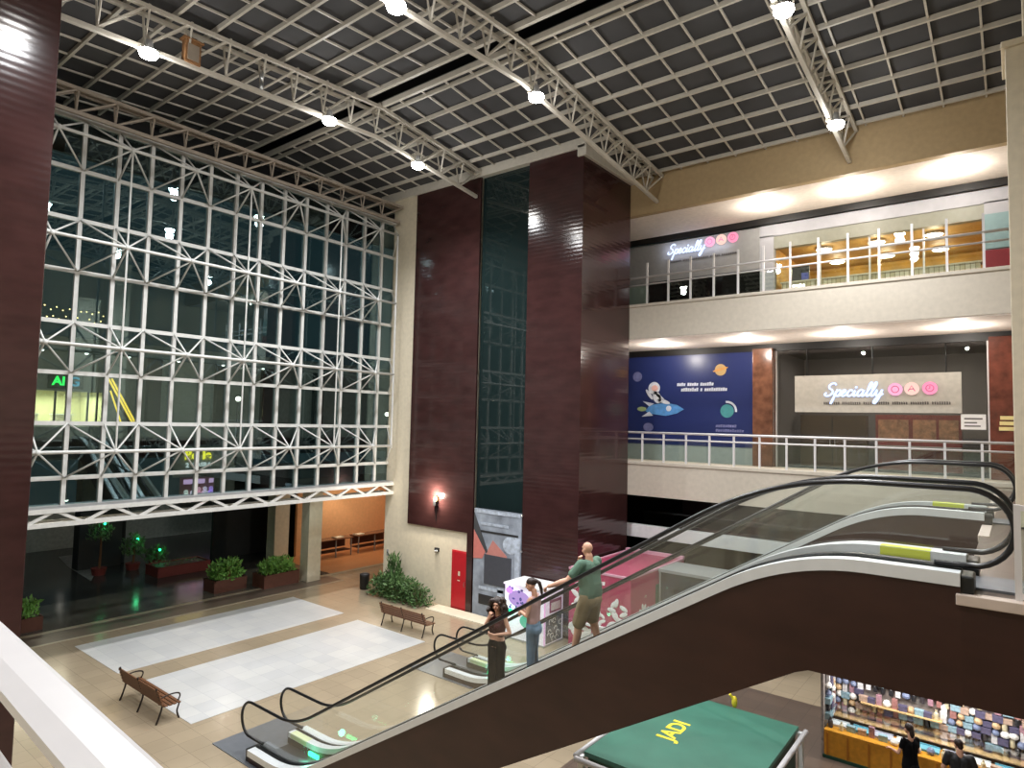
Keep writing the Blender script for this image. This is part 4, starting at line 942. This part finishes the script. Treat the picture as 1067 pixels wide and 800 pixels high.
def hand_parts(mb, w, d, nrm, curl=.6, side=1):
    """palm, four unequal bent fingers and a thumb; d points along the hand, nrm out of the palm"""
    d = Vector(d).normalized(); nrm = Vector(nrm); nrm = (nrm-d*nrm.dot(d)).normalized(); l = d.cross(nrm).normalized()*side
    w = Vector(w)
    for o in (-.026,-.009,.009,.026): chain(mb, [w+l*o*.5, w+d*.085+l*o], [.017,.0135], 8)
    for o, L in ((-.031,.066),(-.0105,.076),(.0105,.07),(.031,.055)):
        p = w+d*.085+l*o; c1 = (d*math.cos(curl)+nrm*math.sin(curl)); c2 = (d*math.cos(curl*2)+nrm*math.sin(curl*2))
        chain(mb, [p, p+c1*L*.5, p+c1*L*.5+c2*L*.5], [.0098,.009,.0075], 8)
    p = w+d*.03-l*.028; t1 = (d*.6-l*.7+nrm*.35).normalized(); t2 = (d*.9-l*.1+nrm*.4).normalized()
    chain(mb, [p, p+t1*.04, p+t1*.04+t2*.03], [.013,.0105,.0085], 8)
def person(loc, yaw, scale, label, pose):
    t = thing('person', loc, label, 'person', None, yaw); t.scale = (scale,)*3
    b = MB(); fem = pose.get('fem', True)
    hip = Vector(pose.get('hip', (0,0,.9))); lean = Vector(pose.get('lean', (0,0,0)))
    bk = pose.get('bulk', 1.); sw = .155 if fem else .195*(1+(bk-1)*.6); hw = .085 if fem else .095
    ch = hip+Vector((0,.0,.36))+lean*.7; nk = hip+Vector((0,-.005,.555))+lean
    sh = {s: hip+Vector((s*sw,-.005,.5))+lean for s in (-1,1)}
    wr = .105 if fem else .15
    # trunk
    for s in (-1,1):
        chain(b, [hip+Vector((s*.06,0,.0)), hip+Vector((s*.045,0,.16)), ch+Vector((s*.06,.005,-.05)), ch+Vector((s*.075,0,.06)), sh[s]*.75+nk*.25+Vector((0,0,-.02))], [x*bk for x in (.105,.09 if fem else .115,.098 if fem else .12,.095 if fem else .115,.05 if fem else .062)])
        if not fem: b.ball(hip+Vector((s*.05,.05,.17)), .115*bk)
    if fem:
        for s in (-1,1): b.ball(ch+Vector((s*.07,.085,-.02)), .055)
    hd = pose.get('head', (0,0)); hr = Matrix.Rotation(hd[0], 3, 'Z') @ Matrix.Rotation(hd[1], 3, 'X')
    chain(b, [nk+Vector((0,-.01,-.04)), nk+Vector((0,.005,.06))], [.055,.05] if fem else [.068,.064])
    HC = nk+Vector((0,.01,.05))+hr @ Vector((0,.02,.115))
    H = lambda x, y, z: HC+hr @ Vector((x,y,z))
    b.ball(H(0,-.01,.025), (.074,.092,.088), 16, 10, hr); b.ball(H(0,.02,-.035), (.058,.066,.078), 14, 9, hr); b.ball(H(0,.05,-.085), (.03,.028,.022), 10, 7, hr)
    chain(b, [H(0,.082,.012), H(0,.1,-.018)], [.011,.016], 8); b.ball(H(0,.085,-.022), (.02,.014,.01), 8, 6, hr)
    for s in (-1,1): b.ball(H(s*.074,-.005,-.01), (.012,.022,.032), 10, 7, hr); b.ball(H(s*.034,.066,-.03), (.024,.022,.022), 8, 6, hr)
    b.ball(H(0,.078,.035), (.05,.014,.012), 10, 6, hr)
    # arms
    for s, k in ((-1,'L'),(1,'R')):
        e, w, d, nrm, curl = pose[k]
        e = hip+Vector(e)+lean; w = hip+Vector(w)+lean
        r = (.04,.033,.029,.022) if fem else tuple(x*bk for x in (.056,.046,.042,.028))
        m1 = e+(w-e)*.35
        chain(b, [sh[s], sh[s]*.5+e*.5, e, m1, w], [r[0]*1.05,r[0],r[1],r[1]*1.02,r[3]])
        hand_parts(b, w, d, nrm, curl, s)
    # legs
    legs = {}
    for s, k in ((-1,'LL'),(1,'RL')):
        kn, an, fd = (Vector(q) for q in pose[k]); h = hip+Vector((s*hw,0,-.02)); fd = fd.normalized(); legs[s] = (h, kn, an, fd)
        r = (.088,.056,.054,.036) if fem else tuple(x*bk for x in (.095,.06,.058,.04))
        cf = kn+(an-kn)*.3-fd*.015
        chain(b, [h, h*.5+kn*.5, kn, cf, an], [r[0],r[0]*.84,r[1],r[2],r[3]])
        sole = Vector((an.x,an.y,an.z-.075))
        chain(b, [sole+Vector((0,0,.035))-fd*.045, sole+Vector((0,0,.03))+fd*.08, sole+Vector((0,0,.024))+fd*.16], [.034,.036,.024])
    remesh(b, 'body', M['skin'], t, .0075, 2)
    # clothes follow the same joints, a little wider
    def top(mm, sleeve, hem, extra=.014, neck=True):
        c = MB()
        for s in (-1,1):
            chain(c, [hip+Vector((s*.058,0,hem)), hip+Vector((s*.047,0,max(hem,.16))), ch+Vector((s*.06,.005,-.05)), ch+Vector((s*.075,0,.06)), sh[s]*.78+nk*.22+Vector((0,0,-.022))],
                  [x*bk+extra for x in ((.105 if hem < .1 else .09,.09,.098,.095,.042) if fem else (.125,.12,.12,.115,.06))])
            if fem: c.ball(ch+Vector((s*.07,.085,-.02)), .055+extra)
            else: c.ball(hip+Vector((s*.05,.05,.17)), .115*bk+extra); c.ball(hip+Vector((s*.055,.02,.03)), .125*bk+extra)
            if sleeve > 0:
                e = hip+Vector(pose['L' if s < 0 else 'R'][0])+lean; q = sh[s]+(e-sh[s])*sleeve
                chain(c, [sh[s], q], [.064 if fem else .076*bk, .05 if fem else .072*bk])
        return remesh(c, 'top', mm, t, .012, 2)
    top(pose['top'], pose['sleeve'], pose['hem'])
    c = MB(); kind = pose['legs']
    for s in (-1,1):
        h, kn, an, fd = legs[s]; k2 = .014
        c.ball(hip+Vector((s*.05,0,.03)), (.112 if fem else .13*bk)+.004); c.ball(hip+Vector((s*.055,-.03,-.06)), .105*bk+k2)
        if kind == 'shorts': chain(c, [h, h*.5+kn*.5, kn+(h-kn)*.02], [x*bk for x in (.112,.108,.1)])
        elif kind == 'wide': chain(c, [h, h*.5+kn*.5, kn, kn*.5+an*.5, an+Vector((0,0,-.02))], [.104,.094,.088,.09,.096])
        else: chain(c, [h, h*.5+kn*.5, kn, kn*.5+an*.5, an], [.102,.088,.076,.074,.07])
    remesh(c, 'shorts' if kind == 'shorts' else 'trousers', pose['cloth'], t, .012, 2)
    for s in (-1,1):
        an, fd = legs[s][2], legs[s][3]; sole = Vector((an.x,an.y,an.z-.075)); c = MB()
        chain(c, [sole+Vector((0,0,.038))-fd*.05, sole+Vector((0,0,.034))+fd*.08, sole+Vector((0,0,.03))+fd*.165], [.042,.043,.031])
        o = remesh(c, 'shoe', pose.get('shoe', M['shoe']), t, .012, 1)
    for s in (-1,1):
        MB().ball(H(s*.031,.077,.012), (.013,.009,.008), 8, 6, hr).build('eye', M['eye'], t, True)
        MB().ball(H(s*.031,.082,.03), (.02,.006,.004), 8, 6, hr).build('eyebrow', M['hair'], t, True)
    MB().ball(H(0,.086,-.055), (.021,.008,.007), 8, 6, hr).build('mouth', M['lip'], t, True)
    hm = MB(); hk = pose['hair']
    if hk == 'curly':
        hm.ball(H(0,-.025,.055), (.092,.1,.085), 14, 9, hr)
        rnd = random.Random(3)
        for i in range(120):
            a = rnd.uniform(.62, 2*PI-.62); z = rnd.uniform(-.3,.1); rr = .1+.085*max(0,1-abs(z+.12)/.24)*rnd.uniform(.55,1.15)
            hm.ball(H(math.sin(a)*rr, math.cos(a)*rr*.85-.03, z), rnd.uniform(.03,.05), 8, 6)
    elif hk == 'tail':
        hm.ball(H(0,-.02,.04), (.08,.096,.084), 14, 9, hr); hm.ball(H(0,-.1,.05), .036)
        chain(hm, [H(0,-.115,.05), H(0,-.16,.0), H(0,-.165,-.12), H(0,-.14,-.26)], [.03,.034,.032,.012])
    elif hk == 'short': hm.ball(H(0,-.022,.038), (.083,.096,.088), 14, 9, hr); hm.ball(H(0,-.07,-.02), (.06,.04,.06), 10, 7, hr)
    elif hk == 'bun': hm.ball(H(0,-.022,.038), (.083,.096,.088), 14, 9, hr); hm.ball(H(0,-.09,-.06), (.05,.05,.1), 10, 7, hr)
    if hk != 'bald': remesh(hm, 'hair', M['hair'], t, .01, 1)
    return t
std = dict(LL=((-.085,.01,.48),(-.09,-.01,.085),(-.15,1,0)), RL=((.085,.01,.48),(.09,-.01,.085),(.15,1,0)))
def dirz(x, y): return math.atan2(-x, y)      # yaw that turns local +y to (x, y)
def tread(x): return 7.855+SL*x-.24
def snap(x): return -12.66+.4*round((x+12.66)/.4)
EY = 9.24
x1 = snap(-7.5); x2 = snap(-6.66); x3 = snap(-5.55)
person((x1,EY,tread(x1)+.013), dirz(.05,-1), .985, 'woman with long curly brown hair, dark red top and black trousers on the escalator', dict(std,
    L=((-.27,-.02,.24),(-.06,.2,.22),(1,.3,.1),(0,-1,.2),.8), R=((.23,.1,.26),(.06,.17,.5),(-.3,.1,1),(-.2,-1,.0),1.0),
    head=(.25,-.12), top=M['redtop'], sleeve=0, hem=.22, legs='wide', cloth=M['blackcloth'], hair='curly', shoe=M['sandal']))
person((x2,EY,tread(x2)+.013), dirz(-1,-.28), .985, 'woman with dark ponytail, pinkish sleeveless top and blue jeans, facing down the escalator', dict(std,
    L=((-.21,.05,.22),(-.05,.24,.24),(1,.2,.15),(0,-1,0),.7), R=((.21,.05,.22),(.04,.25,.2),(-1,.2,.1),(0,-1,0),.7),
    head=(.1,-.3), top=M['nude'], sleeve=0, hem=.1, legs='straight', cloth=M['jeans'], hair='tail'))
dx = .4
person((x3,EY,tread(x3)+.013), dirz(-1,.1), 1.0, 'bald man in green t-shirt and khaki shorts holding the escalator handrail', dict(fem=False, bulk=1.17, hip=(0,.06,.9), lean=(0,.05,0),
    L=((-.38,.13,.25),(-.57,.36,.15),(-.05,1,-.5),(0,-.3,-1),.8), R=((.27,.12,.24),(.1,.24,.47),(-.35,.1,1),(-.3,-1,0),.9),
    head=(-.12,-.12), top=M['tee'], sleeve=.62, hem=.02, legs='shorts', cloth=M['khaki'], hair='bald',
    LL=((-.1,.22,.44),(-.1,.34,-.16),(-.05,1,0)), RL=((.1,.1,.5),(.1,-.04,.085),(.1,1,0))))
person((-1.92,16.55,0), dirz(-.75,.7), .99, 'person in black with dark hair standing side on at the orange counter', dict(std,
    L=((-.24,.05,.22),(-.22,.3,.2),(.1,1,-.1),(0,0,-1),.5), R=((.22,.03,.22),(.2,.24,.12),(-.2,1,-.2),(0,0,-1),.5),
    head=(0,-.1), top=M['blackcloth'], sleeve=.5, hem=0, legs='straight', cloth=M['blackcloth'], hair='bun'))
person((-1.04,16.5,0), dirz(-.2,1), .97, 'person with short dark hair and black top facing the stall, nearest the bottom right corner', dict(std, fem=False,
    L=((-.3,.0,.2),(-.24,.2,.05),(.1,1,-.3),(0,0,-1),.5), R=((.3,.0,.2),(.24,.2,.05),(-.1,1,-.3),(0,0,-1),.5),
    head=(.4,-.2), top=M['charcoal'], sleeve=.6, hem=-.05, legs='straight', cloth=M['jeans'], hair='short'))

# ------------------------------------------------------------------ world and camera
wd = bpy.data.worlds.new('night'); S.world = wd; wd.use_nodes = True
bg = wd.node_tree.nodes['Background']; bg.inputs['Color'].default_value = (.42,.80,.92,1); bg.inputs['Strength'].default_value = .045
cd = bpy.data.cameras.new('camera'); cam = bpy.data.objects.new('camera', cd); COL.objects.link(cam)
cd.sensor_width = 36; cd.lens = 36*670/1067; cd.clip_start = .05; cd.clip_end = 300
a, b_, c_ = -0.665050409, 0.059356042, 0.021965274
ca, sa, cb, sb, cc, sc = math.cos(a), math.sin(a), math.cos(b_), math.sin(b_), math.cos(c_), math.sin(c_)
fw = Vector((sa*cb, ca*cb, sb)); rt = Vector((ca,-sa,0)); up = rt.cross(fw)
r2 = rt*cc+up*sc; u2 = -rt*sc+up*cc
mx = Matrix((r2, u2, -fw)).transposed().to_4x4(); mx.translation = (0,0,8); cam.matrix_world = mx
S.camera = cam
S.view_settings.view_transform = 'Standard'; S.view_settings.look = 'None'; S.view_settings.gamma = 1; S.view_settings.use_curve_mapping = False
S.view_settings.exposure = EXPOSURE
S.cycles.use_denoising = True
S.cycles.max_bounces = 10; S.cycles.transparent_max_bounces = 24; S.cycles.sample_clamp_indirect = 6; S.cycles.caustics_reflective = False; S.cycles.caustics_refractive = False
